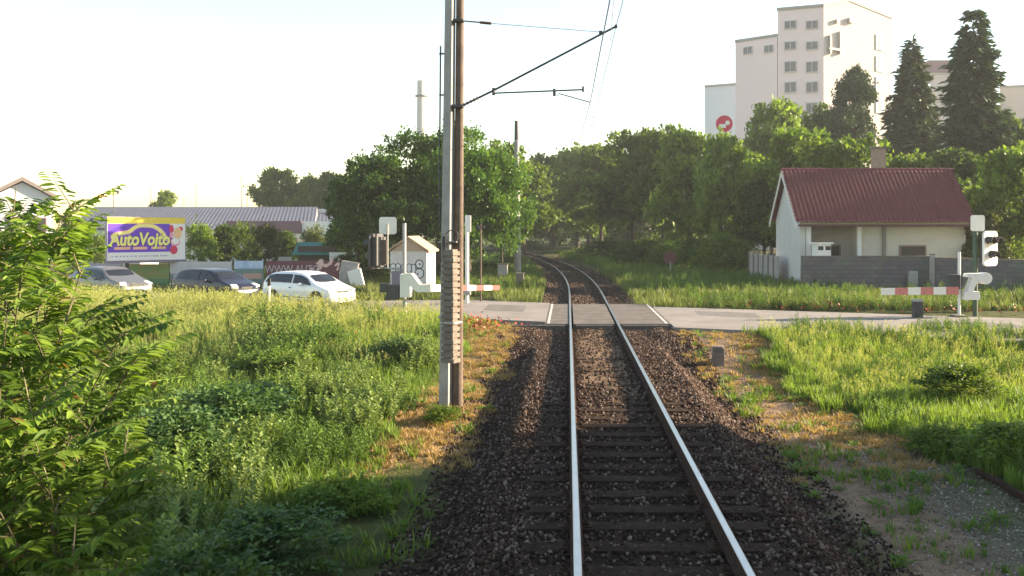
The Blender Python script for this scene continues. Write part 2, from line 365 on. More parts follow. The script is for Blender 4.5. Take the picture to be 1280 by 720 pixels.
# ------------------------------------------------------------------ plant templates
def blade_template(nb, h, spread, rng, wd=.012, lean=.5):
    V, T, A = [], [], []; b = 0
    for i in range(nb):
        an = rng.uniform(0, 6.28); r0 = rng.uniform(0, spread); x0, y0 = r0*math.cos(an), r0*math.sin(an)
        a2 = an+rng.uniform(-.8, .8); L = h*rng.uniform(.55, 1); ln = lean*rng.uniform(.2, 1)*L; px, py = -math.sin(a2), math.cos(a2)
        ts = [0, .4, .75, 1]; ws = [wd, wd, wd*.65, 0]
        for t, w_ in zip(ts, ws):
            o = ln*t*t; z = L*t*(1-.25*t*ln/L); cx, cy = x0+math.cos(a2)*o, y0+math.sin(a2)*o
            if w_: V += [(cx-px*w_, cy-py*w_, z), (cx+px*w_, cy+py*w_, z)]
            else: V += [(cx, cy, z)]
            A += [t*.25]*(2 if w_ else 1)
        T += [(b, b+1, b+3), (b, b+3, b+2), (b+2, b+3, b+5), (b+2, b+5, b+4), (b+4, b+5, b+6)]; b += 7
    return np.array(V), np.array(T), np.array(A)
LEAF_V = np.array([(0, 0, 0), (.35, .5, .06), (.35, 0, -.03), (.35, -.5, .06), (.72, .36, .03), (.72, 0, -.05), (.72, -.36, .03), (1, 0, -.08)], float)
LEAF_T = np.array([(0, 2, 1), (0, 3, 2), (1, 2, 5), (1, 5, 4), (2, 3, 6), (2, 6, 5), (4, 5, 7), (5, 6, 7)])
def leafM(d, L, W, roll, rng):
    """matrices turning the unit leaf along direction d"""
    d = d/np.linalg.norm(d, axis=1)[:, None]; up = np.array([0, 0, 1.0])+rng.normal(0, roll, d.shape)
    s_ = np.cross(up, d); s_ /= np.linalg.norm(s_, axis=1)[:, None]+1e-9; u = np.cross(d, s_)
    return np.stack([d*L[:, None], s_*W[:, None], u*L[:, None]], -1)
def weed_template(h, nl, L, W, rng, stems=1, spread=.0):
    parts = []
    for s_ in range(stems):
        an = rng.uniform(0, 6.28); hh = h*rng.uniform(.7, 1); lean = np.array([math.cos(an), math.sin(an)])*spread
        z = np.linspace(.12, 1, nl)**.8; P = np.stack([lean[0]*z**1.5, lean[1]*z**1.5, z*hh], 1)
        a = np.arange(nl)*2.4+rng.uniform(0, 6); sh = 1-.55*z
        d = np.stack([np.cos(a), np.sin(a), .25+.6*z+rng.normal(0, .15, nl)], 1)
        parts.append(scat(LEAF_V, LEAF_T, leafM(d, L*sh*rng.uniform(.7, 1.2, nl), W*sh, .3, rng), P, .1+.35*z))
        sv = np.array([(-.004, 0, 0), (.004, 0, 0), (lean[0], lean[1], hh), (0, .005, 0)]); parts.append((sv, np.array([(0, 1, 2), (1, 3, 2), (3, 0, 2)]), np.array([.2, .2, .5, .2])))
    return join(parts)
def seed_template(rng, n_=5, h=.95):
    """flowering grass: thin stalks with a loose head"""
    parts = []
    for i in range(n_):
        an = rng.uniform(0, 6.28); L = h*rng.uniform(.7, 1.05); e = np.array([math.cos(an), math.sin(an)])*rng.uniform(.05, .3)*L
        b_ = np.array([rng.normal(0, .06), rng.normal(0, .06)])
        mid = b_+e*.35; tip = b_+e
        px = np.array([-math.sin(an), math.cos(an)])*.004
        V = np.array([(*(b_-px), 0), (*(b_+px), 0), (*(mid-px), L*.55), (*(mid+px), L*.55), (*tip, L)])
        parts.append((V, np.array([(0, 1, 3), (0, 3, 2), (2, 3, 4)]), np.full(5, .75)))
        k = 7; t = rng.uniform(.72, 1.02, k); P = np.stack([b_[0]+e[0]*t**2, b_[1]+e[1]*t**2, L*t], 1)
        d = np.stack([rng.normal(0, .6, k), rng.normal(0, .6, k), np.ones(k)], 1)
        parts.append(scat(LEAF_V[[0, 1, 3, 7]], np.array([(0, 2, 1), (1, 2, 3)]), leafM(d, np.full(k, .08), np.full(k, .018), 1, rng), P, np.full(k, .9)))
    return join(parts)
R2 = np.random.default_rng(5)
TUFT = [blade_template(12, .5, .09, R2) for _ in range(4)]
TUFTW = [blade_template(10, .62, .12, R2, wd=.02, lean=.7) for _ in range(3)]
SHORT = [blade_template(12, .16, .1, R2, wd=.008, lean=.9) for _ in range(3)]
WEED = [weed_template(.8, 22, .17, .055, R2, 2, .16) for _ in range(3)]+[weed_template(.65, 18, .13, .06, R2, 3, .22) for _ in range(2)]
NETTLE = [weed_template(.7, 26, .12, .075, R2, 2, .12) for _ in range(3)]
ROSE = [weed_template(.12, 9, .26, .1, R2, 1, .02) for _ in range(3)]
SEED = [seed_template(R2) for _ in range(4)]
def spread(name, temps, x, y, sc_, m, label, hz=None, col=None, kind='stuff'):
    parts = []; k = len(temps)
    for i, (tv, tt, ta) in enumerate(temps):
        s_ = slice(i, None, k); n_ = len(x[s_])
        if not n_: continue
        M = rotz(RNG.uniform(0, 6.28, n_))*sc_[s_][:, None, None]
        P = np.stack([x[s_], y[s_], gh(x[s_], y[s_])-.02], 1); c = (RNG.random(n_)*.45 if col is None else col[s_])
        parts.append(scat(tv, tt, M, P, c, ta))
    V, T, A = join(parts); o = mesh_tri(name, V, T, np.clip(A, 0, 1), m); return tag(o, kind=kind, label=label)
def pts(n_, x0, x1, y0, y1, bias=1.0):
    y = y0+(y1-y0)*RNG.random(n_)**bias; x = RNG.uniform(x0, x1, n_); ok = (x > -.70*y-1) & (x < .56*y+1)
    return x[ok], y[ok]
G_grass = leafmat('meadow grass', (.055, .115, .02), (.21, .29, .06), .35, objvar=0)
G_verge = leafmat('verge grass', (.05, .085, .022), (.20, .23, .075), .3, objvar=0)
G_weed = leafmat('weed leaves', (.035, .078, .018), (.165, .25, .055), .3, objvar=0)
G_pale = leafmat('pale weed leaves', (.07, .12, .035), (.22, .28, .09), .3, objvar=0)
G_dry = leafmat('dry grass', (.24, .16, .07), (.48, .33, .17), .3, objvar=0)
G_seed = leafmat('flowering grass', (.13, .18, .05), (.31, .32, .12), .4, objvar=0)
def notrack(x, y, r=2.9): return np.abs(x-xc(y)) > r
def offroad(x, y, r=.1): return np.abs(y-road_c(x)) > RW+r
# --- left meadow
x, y = pts(30000, -24, -1.9, 8, 34, .9); e = -2.3-.9*(fbm(x, y, 1.6, 41)-.5)*2
k = (x < e-sstep(14, 17, y)*.8*(1-sstep(25, 27, y))) & offroad(x, y) & (fbm(x, y, 1.3, 55) > .33); x, y = x[k], y[k]
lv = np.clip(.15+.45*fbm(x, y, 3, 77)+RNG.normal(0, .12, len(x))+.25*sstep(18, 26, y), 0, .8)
nearpole = sstep(3.0, .6, np.hypot(x+2.6, y-18.5)/1.2)
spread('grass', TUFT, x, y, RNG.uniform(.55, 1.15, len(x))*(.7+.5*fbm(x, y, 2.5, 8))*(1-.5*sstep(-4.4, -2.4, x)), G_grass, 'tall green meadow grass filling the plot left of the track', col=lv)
x, y = pts(14000, -24, -2.6, 6.5, 27, .9); k = (fbm(x, y, 2.2, 91) > .46) & (x < -3.1+.8*(fbm(x, y, 1, 3)-.5)); x, y = x[k], y[k]
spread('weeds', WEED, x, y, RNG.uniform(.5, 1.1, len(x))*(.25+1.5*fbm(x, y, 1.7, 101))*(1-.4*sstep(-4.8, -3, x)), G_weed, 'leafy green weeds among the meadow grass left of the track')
x, y = pts(7000, -18, -3.2, 7, 25, .9); k = (fbm(x, y, 1.7, 17) > .56); x, y = x[k], y[k]
spread('weeds', NETTLE, x, y, RNG.uniform(.6, 1.2, len(x))*(.3+1.4*fbm(x, y, 1.3, 103)), G_pale, 'pale green upright weeds in patches on the left plot')
x, y = pts(9000, -26, -3.4, 21, 39, 1); k = offroad(x, y, -.4) & (y < road_c(x)) & (RNG.random(len(x)) < sstep(19, 28, y)*sstep(-2.6, -6, x)); x, y = x[k], y[k]
spread('flowering_grass', SEED, x, y, RNG.uniform(.45, .8, len(x))*(1+.45*sstep(27, 31, y)*sstep(-5, -8, x)), G_seed, 'tall yellow flowering grass along the near edge of the road')
# dry short grass both sides
x, y = pts(26000, -4.2, 6.2, 11.5, 28.3, 1); b_, di, gr, dr = zones(x, y); k = (RNG.random(len(x)) < dr*(1-di*.8)*(1-b_)) & notrack(x, y, 2.0) & offroad(x, y) & (fbm(x, y, .5, 15) > .36); x, y = x[k], y[k]
spread('dry_grass', SHORT, x, y, RNG.uniform(.4, 1.1, len(x)), G_dry, 'short dry straw-coloured grass beside the ballast')
x, y = pts(2400, -4.4, 5.6, 8, 28, 1); b_, di, gr, dr = zones(x, y); k = (b_ < .25) & notrack(x, y, 2.0) & (fbm(x, y, .9, 63) > .55) & offroad(x, y); x, y = x[k], y[k]
spread('grass', SHORT, x, y, RNG.uniform(.7, 1.7, len(x)), G_grass, 'low green grass patches between the ballast and the taller weeds')
x, y = pts(420, -4.0, 6, 9, 26, 1); k = notrack(x, y, 2.5) & (fbm(x, y, 1.4, 6) > .45); x, y = x[k], y[k]
spread('weeds', ROSE, x, y, RNG.uniform(.4, 1.0, len(x)), G_weed, 'flat rosettes of broad-leaved weeds beside the path')
# --- right meadow
x, y = pts(30000, 4.9, 17, 7.5, 29.5, .95); e = 5.1+.8*(fbm(x, y, 1.4, 43)-.5)*2+1.1*sstep(17, 13.5, y)*(y > 9)
k = (x > e) & offroad(x, y) & (fbm(x, y, 1.2, 57) > .3) & ((y > 11.5) | (fbm(x, y, .9, 58) > .62)); x, y = x[k], y[k]
lv = np.clip(.35+.4*fbm(x, y, 2.5, 78)+RNG.normal(0, .1, len(x)), 0, .95)
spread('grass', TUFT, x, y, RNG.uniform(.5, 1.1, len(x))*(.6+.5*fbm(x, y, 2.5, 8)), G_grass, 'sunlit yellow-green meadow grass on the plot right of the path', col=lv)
x, y = pts(6000, 5.4, 16, 8.5, 27, .9); k = (fbm(x, y, 1.9, 92) > .5) & (x > 5.7+sstep(16, 13, y)*.6); x, y = x[k], y[k]
spread('weeds', WEED, x, y, RNG.uniform(.4, .8, len(x)), G_weed, 'leafy weeds among the grass right of the path')
x, y = pts(2600, 5.6, 17, 18, 29, 1); k = offroad(x, y, -.3) & (y < road_c(x)); x, y = x[k], y[k]
spread('flowering_grass', SEED, x, y, RNG.uniform(.3, .65, len(x)), G_seed, 'pale flowering grass between the right plot and the road')
# --- verges beyond the road
x, y = pts(34000, -30, 28, 33, 66, 1.1); k = notrack(x, y, 2.0) & offroad(x, y, .05) & (y > road_c(x)) & (fbm(x, y, 1.8, 12) > .32); x, y = x[k], y[k]
lv = np.clip(.2+.5*fbm(x, y, 2.5, 70)+RNG.normal(0, .1, len(x)), 0, .9)
spread('grass', TUFT, x, y, RNG.uniform(.35, 1.15, len(x))*(.4+1.2*fbm(x, y, 2.2, 105)), G_verge, 'rough green grass on the far verge of the road', col=lv)
x, y = pts(6000, 3, 28, 32, 60, 1.2); k = notrack(x, y, 4.0) & offroad(x, y, .3) & (y > road_c(x)) & (fbm(x, y, 1.8, 13) > .5); x, y = x[k], y[k]
spread('weeds', WEED, x, y, RNG.uniform(.6, 1.1, len(x)), G_weed, 'leafy weeds along the far verge near the block wall')
x, y = pts(7000, -8, 14, 40, 95, 1); k = notrack(x, y, 2.4); x, y = x[k], y[k]
spread('weeds', NETTLE, x, y, RNG.uniform(.5, 1.1, len(x)), G_weed, 'low undergrowth lining the curving track beyond the crossing')
# poppies
pop = mat('poppy petals', (.38, .045, .02), .6)
def poppies(x, y, label):
    P = np.stack([x, y, gh(x, y)+RNG.uniform(.08, .32, len(x))], 1); n_ = len(x); d = np.stack([RNG.normal(0, 1, n_), RNG.normal(0, 1, n_), RNG.uniform(0, .6, n_)], 1)
    M = leafM(d, RNG.uniform(.06, .1, n_), RNG.uniform(.06, .09, n_), .8, RNG); V, T, A = scat(LEAF_V, LEAF_T, M, P); tag(mesh_tri('poppies', V, T, None, pop), kind='stuff', label=label)
n_ = 230; poppies(RNG.normal(-2.8, .55, n_), RNG.normal(27.0, .75, n_), 'drift of red poppies beside the striped barrier and the poles')
n_ = 260; x = RNG.uniform(6, 19, n_); y = road_c(x)+RW+RNG.uniform(.4, 3.2, n_); poppies(x, y, 'scattered red poppies in the verge below the block wall')
n_ = 90; poppies(RNG.uniform(-8, -4, n_), RNG.normal(27, 1.2, n_), 'few red poppies in the meadow by the left barrier')

# ------------------------------------------------------------------ trees
QV = np.array([(0, 0, 0), (.5, .5, .08), (.5, -.5, .08), (1, 0, 0)], float); QT = np.array([(0, 2, 1), (1, 2, 3)])
bark = mat('bark', (.09, .07, .055), .95, noise=.5, nscale=6, bump=.8, bscale=12)
def lobes_crown(rng, R, H, base, nl, nc, per, leaf, clump=.45, hang=0):
    """crown made of uneven lobes; leaf clumps on the lobes' outer parts; open gaps between"""
    th = rng.uniform(0, 6.28, nl); zz = rng.uniform(0, 1, nl); rr = np.sqrt(np.clip(1-(2*zz-.85)**2, .1, 1))*rng.uniform(.35, .72, nl)
    LC = np.stack([np.cos(th)*rr*R, np.sin(th)*rr*R, base+(H-base)*(.12+.74*zz)], 1); LR = R*rng.uniform(.34, .56, nl)
    LC = np.concatenate([LC, [[0, 0, base+(H-base)*.55]]]); LR = np.append(LR, R*.55); k = rng.integers(0, nl+1, nc)
    d = rng.normal(size=(nc, 3)); d /= np.linalg.norm(d, axis=1)[:, None]; d[:, 2] = np.where(d[:, 2] < -.35, -d[:, 2], d[:, 2])
    cc = LC[k]+d*(LR[k]*rng.uniform(.55, 1.12, nc))[:, None]*np.array([1, 1, .8]); cd_ = d
    kk = np.repeat(np.arange(nc), per); n_ = nc*per
    cs = clump*rng.uniform(.6, 1.3, nc)
    P = cc[kk]+rng.normal(0, 1, (n_, 3))*(cs[kk]*.5)[:, None]*np.array([1, 1, .7])
    dd = cd_[kk]*.7+rng.normal(0, .8, (n_, 3)); dd[:, 2] -= hang
    s_ = leaf*rng.uniform(.6, 1.35, n_); M = leafM(dd, s_, s_*.62, .7, rng)
    cv = rng.uniform(0, .55, nc)
    return scat(QV, QT, M, P, np.clip(cv[kk]+rng.uniform(0, .4, n_), 0, 1)), LC, LR
def trunk_mb(rng, H, base, r, LC):
    mb = MB(); top = base+(H-base)*.55; p = [Vector((0, 0, -.4))]; 
    for t in (.25, .5, .75, 1): p.append(Vector((rng.normal(0, .08)*t, rng.normal(0, .08)*t, top*t)))
    mb.tube(p, [r*1.25, r, r*.8, r*.55, r*.25], 8)
    for c in LC[:7]:
        a = p[2].lerp(p[3], rng.uniform(0, 1)); b = Vector(c); mid = a.lerp(b, .5)+Vector((0, 0, .15*(b-a).length)); mb.tube([a, mid, b], [r*.42, r*.26, r*.08], 6)
    return mb
CROWNS = {}
def crown_kind(key, seed, R, H, base, nl, nc, per, leaf, r=.16, clump=.45, hang=0):
    rng = np.random.default_rng(seed); (V, T, A), LC, LR = lobes_crown(rng, R, H, base, nl, nc, per, leaf, clump, hang)
    CROWNS[key] = ((V, T, A), trunk_mb(rng, H, base, r, LC), float(np.percentile(V[:, 2], 99.6)), float(np.percentile(np.hypot(V[:, 0], V[:, 1]), 97)))
crown_kind('a', 1, 3.6, 9, 1.2, 13, 560, 30, .36)
crown_kind('b', 2, 3.9, 10, 1.2, 15, 620, 30, .37)
crown_kind('c', 3, 3.3, 9, .8, 11, 540, 30, .36)
crown_kind('d', 4, 2.8, 11, 1.4, 13, 520, 30, .36)
crown_kind('pine', 9, 3.3, 17, 10, 11, 620, 30, .34, .22, .5)
crown_kind('bush', 5, 1.9, 2.6, .1, 8, 210, 24, .17, .05, .3)
crown_kind('bush2', 6, 2.2, 2.2, .1, 10, 230, 24, .17, .05, .3)
crown_kind('near', 8, 4.3, 9.4, .9, 17, 1000, 36, .22, .2, .42, .25)
MESHC = {}
def tree(name, key, px, ytop, Y, lm, label, cat='tree', group=None, wscale=1.0, zbase=None, rz=None, wpx=None):
    """a tree whose trunk stands at picture column px and distance Y and whose top reaches picture row ytop"""
    (V, T, A), tmb, H, R = CROWNS[key]; zb = -.2 if zbase is None else zbase
    loc = (PX(px, Y), Y, zb); h = PZ(ytop, Y)-zb; s_ = h/H; w_ = s_*wscale
    if wpx: w_ = (wpx*Y/F/2)/R
    root = empty(name, loc, random.uniform(0, 6.28) if rz is None else rz, label, cat, group)
    ck = (key, lm)
    if ck not in MESHC:
        MESHC[ck] = (mesh_tri('crown', V, T, A, leafM_[lm]), tmb.build('trunk', bark)); c_, t_ = MESHC[ck]
    else: c_, t_ = [o.copy() for o in MESHC[ck]]; C.objects.link(c_); C.objects.link(t_)
    for o in (c_, t_): o.parent = root; o.scale = (w_, w_, s_)
    return root
leafM_ = {
 'mid': leafmat('tree leaves mid green', (.05, .095, .015), (.185, .255, .042), .36),
 'dark': leafmat('tree leaves dark green', (.03, .065, .014), (.11, .175, .032), .32),
 'bright': leafmat('tree leaves yellow green', (.06, .12, .015), (.19, .27, .04), .35),
 'olive': leafmat('tree leaves olive', (.05, .07, .02), (.16, .18, .05), .3),
 'conifer': leafmat('spruce needles', (.018, .042, .017), (.055, .095, .036), .12),
 'conifer2': leafmat('grey green needles', (.045, .07, .03), (.12, .16, .065), .1),
 'near': leafmat('cherry leaves', (.028, .07, .012), (.105, .19, .032), .32, rough=.45),
}
# left group by the hut
tree('leafy_tree', 'near', 585, 160, 51, 'near', 'large round leafy tree behind the concrete catenary pole, sunlit on its right', wpx=152)
tree('leafy_tree', 'near', 498, 168, 50, 'near', 'broad leafy tree rising behind the graffiti hut', wpx=150, rz=2.2)
tree('leafy_tree', 'a', 447, 222, 54, 'near', 'smaller dark tree at the left end of the group beside the hut', wpx=80)
tree('leafy_tree', 'd', 548, 175, 58, 'near', 'tree crown between the two poles behind the hut', wpx=110)
tree('leafy_tree', 'b', 627, 182, 62, 'mid', 'narrow tree just left of the far bare pole', wpx=80)
# the wood where the track disappears
Wd = 'trees of the wood behind the crossing'
lab = [('mid', 655, 205, 95, 90, 'tree at the left mouth of the gap where the track disappears'),
 ('dark', 690, 196, 118, 90, 'dark tree straight above the vanishing rails'),
 ('mid', 722, 186, 112, 95, 'dense tree just right of the vanishing rails, under the wire end'),
 ('mid', 752, 184, 100, 90, 'rounded tree right of where the rails vanish'),
 ('mid', 790, 166, 84, 115, 'tall broad tree with a pale lit top, centre of the wood'),
 ('mid', 828, 164, 80, 90, 'dark tree between the broad centre tree and the red and white sign'),
 ('mid', 862, 166, 72, 100, 'tree with sunlit lower clumps left of the red and white sign'),
 ('mid', 930, 190, 70, 80, 'tree right beneath the red and white sign'),
 ('mid', 965, 130, 84, 105, 'tall crown in front of the lower pink block'),
 ('dark', 1040, 138, 92, 110, 'dark crown below the tall pale tower, left of the spruces'),
 ('mid', 902, 170, 63, 74, 'leafy tree directly below the red and white sign, left of the house'),
 ('dark', 955, 225, 62, 85, 'shaded tree beside the white gable wall')]
for i, (lm, px, yt, Y, wp, lb) in enumerate(lab): tree('leafy_tree', 'abcd'[i % 4], px, yt, Y, lm, lb, group=Wd, wpx=wp)
tree('leafy_tree', 'b', 1010, 165, 59, 'bright', 'bright yellow-green tree above the left end of the red roof', wpx=130)
tree('leafy_tree', 'a', 1075, 176, 57, 'bright', 'bright yellow-green tree directly behind the chimney', wpx=115)
tree('leafy_tree', 'c', 1135, 196, 60, 'mid', 'green tree behind the right half of the red roof', wpx=90)
tree('leafy_tree', 'd', 1195, 190, 56, 'dark', 'dark tree close behind the right end of the red roof', wpx=90)
tree('leafy_tree', 'c', 1262, 188, 47, 'mid', 'leafy tree right of the house, overhanging the block wall', wpx=110)
tree('leafy_tree', 'a', 1232, 262, 45, 'olive', 'low drooping tree between the house and the right signal', wpx=70)
tree('leafy_tree', 'b', 1310, 150, 62, 'dark', 'tall tree cut by the right edge of the picture', wpx=130)
tree('leafy_tree', 'a', 1275, 150, 75, 'mid', 'crown behind the dark conifer at the right edge', wpx=70)
for i, (px, yt, lb) in enumerate([(600, 225, 'farthest tree left of the gap, seen low between the trunks'), (650, 222, 'farthest tree at the left of the gap'), (692, 226, 'farthest dark tree closing the gap above the rails'), (735, 222, 'farthest tree at the right of the gap'), (785, 215, 'far dark tree behind the centre of the wood'), (838, 215, 'far dark tree behind the round sign'), (890, 215, 'far dark tree behind the panel fence'), (945, 210, 'far dark tree behind the gable of the house')]):
    tree('leafy_tree', 'near', px, yt, 128+i % 3*6, 'dark', lb, group='trees closing the far end of the wood', wpx=78)
# far left trees
tree('leafy_tree', 'a', 206, 240, 120, 'mid', 'small distant treetop above the long shed roof', wpx=36)
tree('leafy_tree', 'b', 352, 213, 118, 'mid', 'distant broad tree above the right part of the long shed roof', wpx=72)
tree('leafy_tree', 'c', 385, 222, 116, 'mid', 'distant tree in the middle of the row above the shed', wpx=50)
tree('leafy_tree', 'd', 412, 217, 112, 'dark', 'distant tree at the right of the row above the shed', wpx=42)
for i, (px, yt, wp, lm) in enumerate([(250, 278, 50, 'mid'), (278, 282, 44, 'dark'), (305, 279, 46, 'mid'), (333, 280, 50, 'olive'), (360, 290, 34, 'dark'), (392, 282, 34, 'olive'), (420, 284, 44, 'mid'), (92, 272, 40, 'dark'), (120, 290, 40, 'mid'), (55, 296, 60, 'dark'), (15, 290, 60, 'mid')]):
    where = ['just right of the purple billboard', 'second right of the billboard', 'in the middle of the hedge above the white banner', 'with yellowish tips above the blue banner', 'left of the green kiosk roof', 'behind the green kiosk roof', 'right of the green kiosk roof', 'left of the billboard below the shed roof', 'directly left of the billboard edge', 'below the white gabled building', 'at the far left edge behind the shrub'][i]
    tree('bush', ['bush', 'c', 'bush2'][i % 3], px, yt, 59+i % 3*3, lm, 'garden bush '+where, 'bush', 'bushes behind the banner fence', wpx=wp)
# undergrowth at the wood's foot
und = [(640, 318, 70, 60), (668, 322, 98, 60), (700, 312, 112, 60), (735, 310, 92, 60), (762, 300, 84, 70), (790, 302, 70, 60), (812, 296, 74, 60), (842, 300, 66, 70), (872, 296, 62, 70), (900, 292, 58, 70), (928, 300, 56, 50), (655, 300, 128, 60), (760, 296, 128, 60), (700, 270, 150, 90), (640, 280, 140, 80), (780, 270, 140, 90), (840, 262, 110, 90), (1222, 300, 47, 50), (1262, 296, 45, 60), (610, 325, 60, 50), (560, 330, 56, 60), (460, 320, 56, 60), (430, 316, 58, 50)]
spot = ['behind the far bare pole', 'at the left edge of the gap', 'where the rails vanish', 'right of the vanishing rails', 'beside the curve of the track', 'left of the small round sign', 'behind the small round sign', 'right of the small round sign', 'at the foot of the wood left of the house', 'left of the pale concrete fence', 'behind the pale concrete fence', 'deep in the gap', 'deep in the wood right of the gap', 'filling the far end of the gap', 'far back left of the gap', 'far back right of the gap', 'far back above the round sign', 'over the block wall left of the signal', 'over the block wall right of the signal', 'between the twin poles and the bare pole', 'right behind the hut', 'left behind the hut', 'left of the hut by the red banner']
for i, (px, yt, Y, wp) in enumerate(und):
    tree('bush', ['bush', 'bush2'][i % 2], px, yt, Y, ['dark', 'mid'][i % 3 == 0], 'dense green bush '+spot[i], 'bush', 'bushes at the foot of the wood', wpx=wp)
for i, (x, y, h) in enumerate([(24, 15.6, 12.4), (28, 10.3, 11.6), (23.5, 9, 10.4), (28, 4, 12), (23.5, 1.5, 10.8), (28, -4, 11.5), (23.5, -5, 10.8), (31, 16.6, 13), (27, -11, 11)]):
    r = tree('leafy_tree', 'abcd'[i % 4], 700, 100, 60, 'dark', 'dense tree of the row right of the railway', group='trees shading the track from the right'); r.location = (x, y, -.7)
    for ch in r.children: ch.scale = (1.05, 1.05, (h+.7)/CROWNS['abcd'[i % 4]][2])

# conifers
def conifer_mesh(rng, H, R, base, tiers, per, shape=1.0, droop=.35, leaf=.3, gap=.0):
    P, D, A = [], [], []
    for t in range(tiers):
        f = t/(tiers-1); z = base+(H-base)*f; rad = R*(1-f)**shape*rng.uniform(.72, 1.12)+.12
        nb = max(4, int(9*(1-f)+4)); a0 = rng.uniform(0, 6.28)
        for b in range(nb):
            if rng.random() < gap: continue
            an = a0+6.28*b/nb+rng.normal(0, .15); rl = rad*rng.uniform(.65, 1.15); k = max(6, int(per*rl/R)+5); tt = rng.uniform(.12, 1, k)**.7; cv = rng.uniform(0, .5)
            x = np.cos(an)*tt*rl; y = np.sin(an)*tt*rl; zz = z-droop*rl*tt**1.5+.12*rl*tt**4
            P.append(np.stack([x, y, zz], 1)+rng.normal(0, .10+.05*rl, (k, 3))*np.array([1, 1, .6]))
            D.append(np.stack([np.cos(an)+rng.normal(0, .7, k), np.sin(an)+rng.normal(0, .7, k), -droop+rng.normal(0, .35, k)], 1)); A.append(np.clip(cv+rng.uniform(0, .4, k), 0, 1))
    P, D, A = np.concatenate(P), np.concatenate(D), np.concatenate(A); n_ = len(P); s_ = leaf*rng.uniform(.6, 1.3, n_)
    return scat(QV, QT, leafM(D, s_, s_*.36, .5, rng), P, A)
def conifer(name, px, ytop, Y, wpx, mt, label, seed, **kw):
    zb = -.2; H = PZ(ytop, Y)-zb; R = wpx*Y/F/2; rng = np.random.default_rng(seed)
    root = empty(name, (PX(px, Y), Y, zb), 0, label, 'tree'); V, T, A = conifer_mesh(rng, H, R, H*kw.pop('b', .1), **kw)
    mesh_tri('crown', V, T, A, leafM_[mt], root); MB().cyl((0, 0, -.3), (0, 0, H*.97), .28, .03, 10).build('trunk', bark, root)
conifer('spruce_tree', 1217, 14, 65, 92, 'conifer', 'tallest dark conifer with ragged layered branches, right of the tower', 21, tiers=44, per=120, shape=.55, droop=.3, leaf=.75, gap=.1)
conifer('spruce_tree', 1140, 52, 75, 116, 'conifer2', 'tall grey-green spruce with a thin pointed top, left of the tallest conifer', 22, tiers=52, per=150, shape=.75, droop=.25, leaf=.7, gap=.03)
conifer('spruce_tree', 1252, 138, 68, 46, 'conifer', 'small dark spruce tip right of the tallest conifer', 24, tiers=34, per=90, shape=.85, droop=.3, leaf=.7)
tree('pine_tree', 'pine', 1062, 88, 88, 'conifer', 'dark rounded pine against the pale tower wall', wpx=62)

# ------------------------------------------------------------------ foreground shrub with feathered leaves
def fronds(rng, bases, dirs, lens, pairs, leaf, wd):
    P, D, L, A = [], [], [], []; st = MB()
    for b, d, ln in zip(bases, dirs, lens):
        d = d/np.linalg.norm(d); side = np.cross(d, [0, 0, 1.]); side /= np.linalg.norm(side)+1e-9; cv = rng.uniform(0, .6); sag = rng.uniform(.15, .5)
        t = np.linspace(.14, 1, pairs); c = b+d*(ln*t)[:, None]+np.array([0, 0, -1.])*(sag*ln*t**2)[:, None]*.5
        st.tube([tuple(b), tuple(b+d*ln*.5+np.array([0, 0, -sag*ln*.125])), tuple(b+d*ln+np.array([0, 0, -sag*ln*.5]))], [.006, .004, .002], 3)
        dl = d+np.array([0, 0, -sag])*.6
        for s_ in (-1, 1):
            P.append(c+side*s_*.006); dd = side*s_+dl*.45+np.array([0, 0, -.25-.3*rng.random()])+rng.normal(0, .12, (pairs, 3)); D.append(dd)
            prof = np.sin(np.clip(t, .1, .95)*math.pi*.85+.25); L.append(leaf*(.55+.5*prof)*rng.uniform(.85, 1.15, pairs)); A.append(np.clip(cv+rng.uniform(0, .35, pairs), 0, .96))
    P, D, L, A = map(np.concatenate, (P, D, L, A)); A = np.where(RNG.random(len(A)) < .012, 1.0, A)
    return scat(LEAF_V, LEAF_T, leafM(D, L, L*wd, .25, rng), P, A), st
G_sumac = leafmat('feathered shrub leaves', (.035, .085, .015), (.24, .34, .055), .42, rough=.6, objvar=0, warm=(.2, .12, .04))
stem_m = mat('green stems', (.14, .12, .06), .7, noise=.3)
def feather_shrub(name, base, stems, label, nf, leaf=.115, flen=.55, pairs=10, seed=3):
    rng = np.random.default_rng(seed); root = empty(name, base, 0, label, 'shrub'); sm = MB(); B, D, L = [], [], []
    for (tx, ty, tz) in stems:
        tip = np.array([tx, ty, tz])-np.array(base); mid = tip*np.array([.35, .35, .6]); p0 = np.array([rng.normal(0, .15), rng.normal(0, .15), 0])
        q = lambda t: (1-t)**2*p0+2*t*(1-t)*mid+t*t*tip
        ln = np.linalg.norm(tip); sm.tube([tuple(q(t)) for t in np.linspace(0, 1, 9)], [max(.022*(1-t)*ln/2.5, .004) for t in np.linspace(0, 1, 9)], 6)
        k = int(nf*ln/3); 
        for i in range(k):
            t = rng.uniform(.12, 1)**.75; B.append(q(t)); tang = q(min(t+.05, 1.0))-q(t-.05); tang /= np.linalg.norm(tang)
            an = rng.uniform(0, 6.28); r_ = np.array([math.cos(an), math.sin(an), rng.uniform(-.1, .5)]); D.append(r_+tang*.7); L.append(flen*rng.uniform(.6, 1.15)*(1-.25*t))
    (V, T, A), st = fronds(rng, B, D, L, pairs, leaf, .36)
    mesh_tri('leaves', V, T, A, G_sumac, root); sm.build('stems', stem_m, root); st.build('leaf_stalks', stem_m, root)
def S3(px, py, Y): return (PX(px, Y), Y, PZ(py, Y))
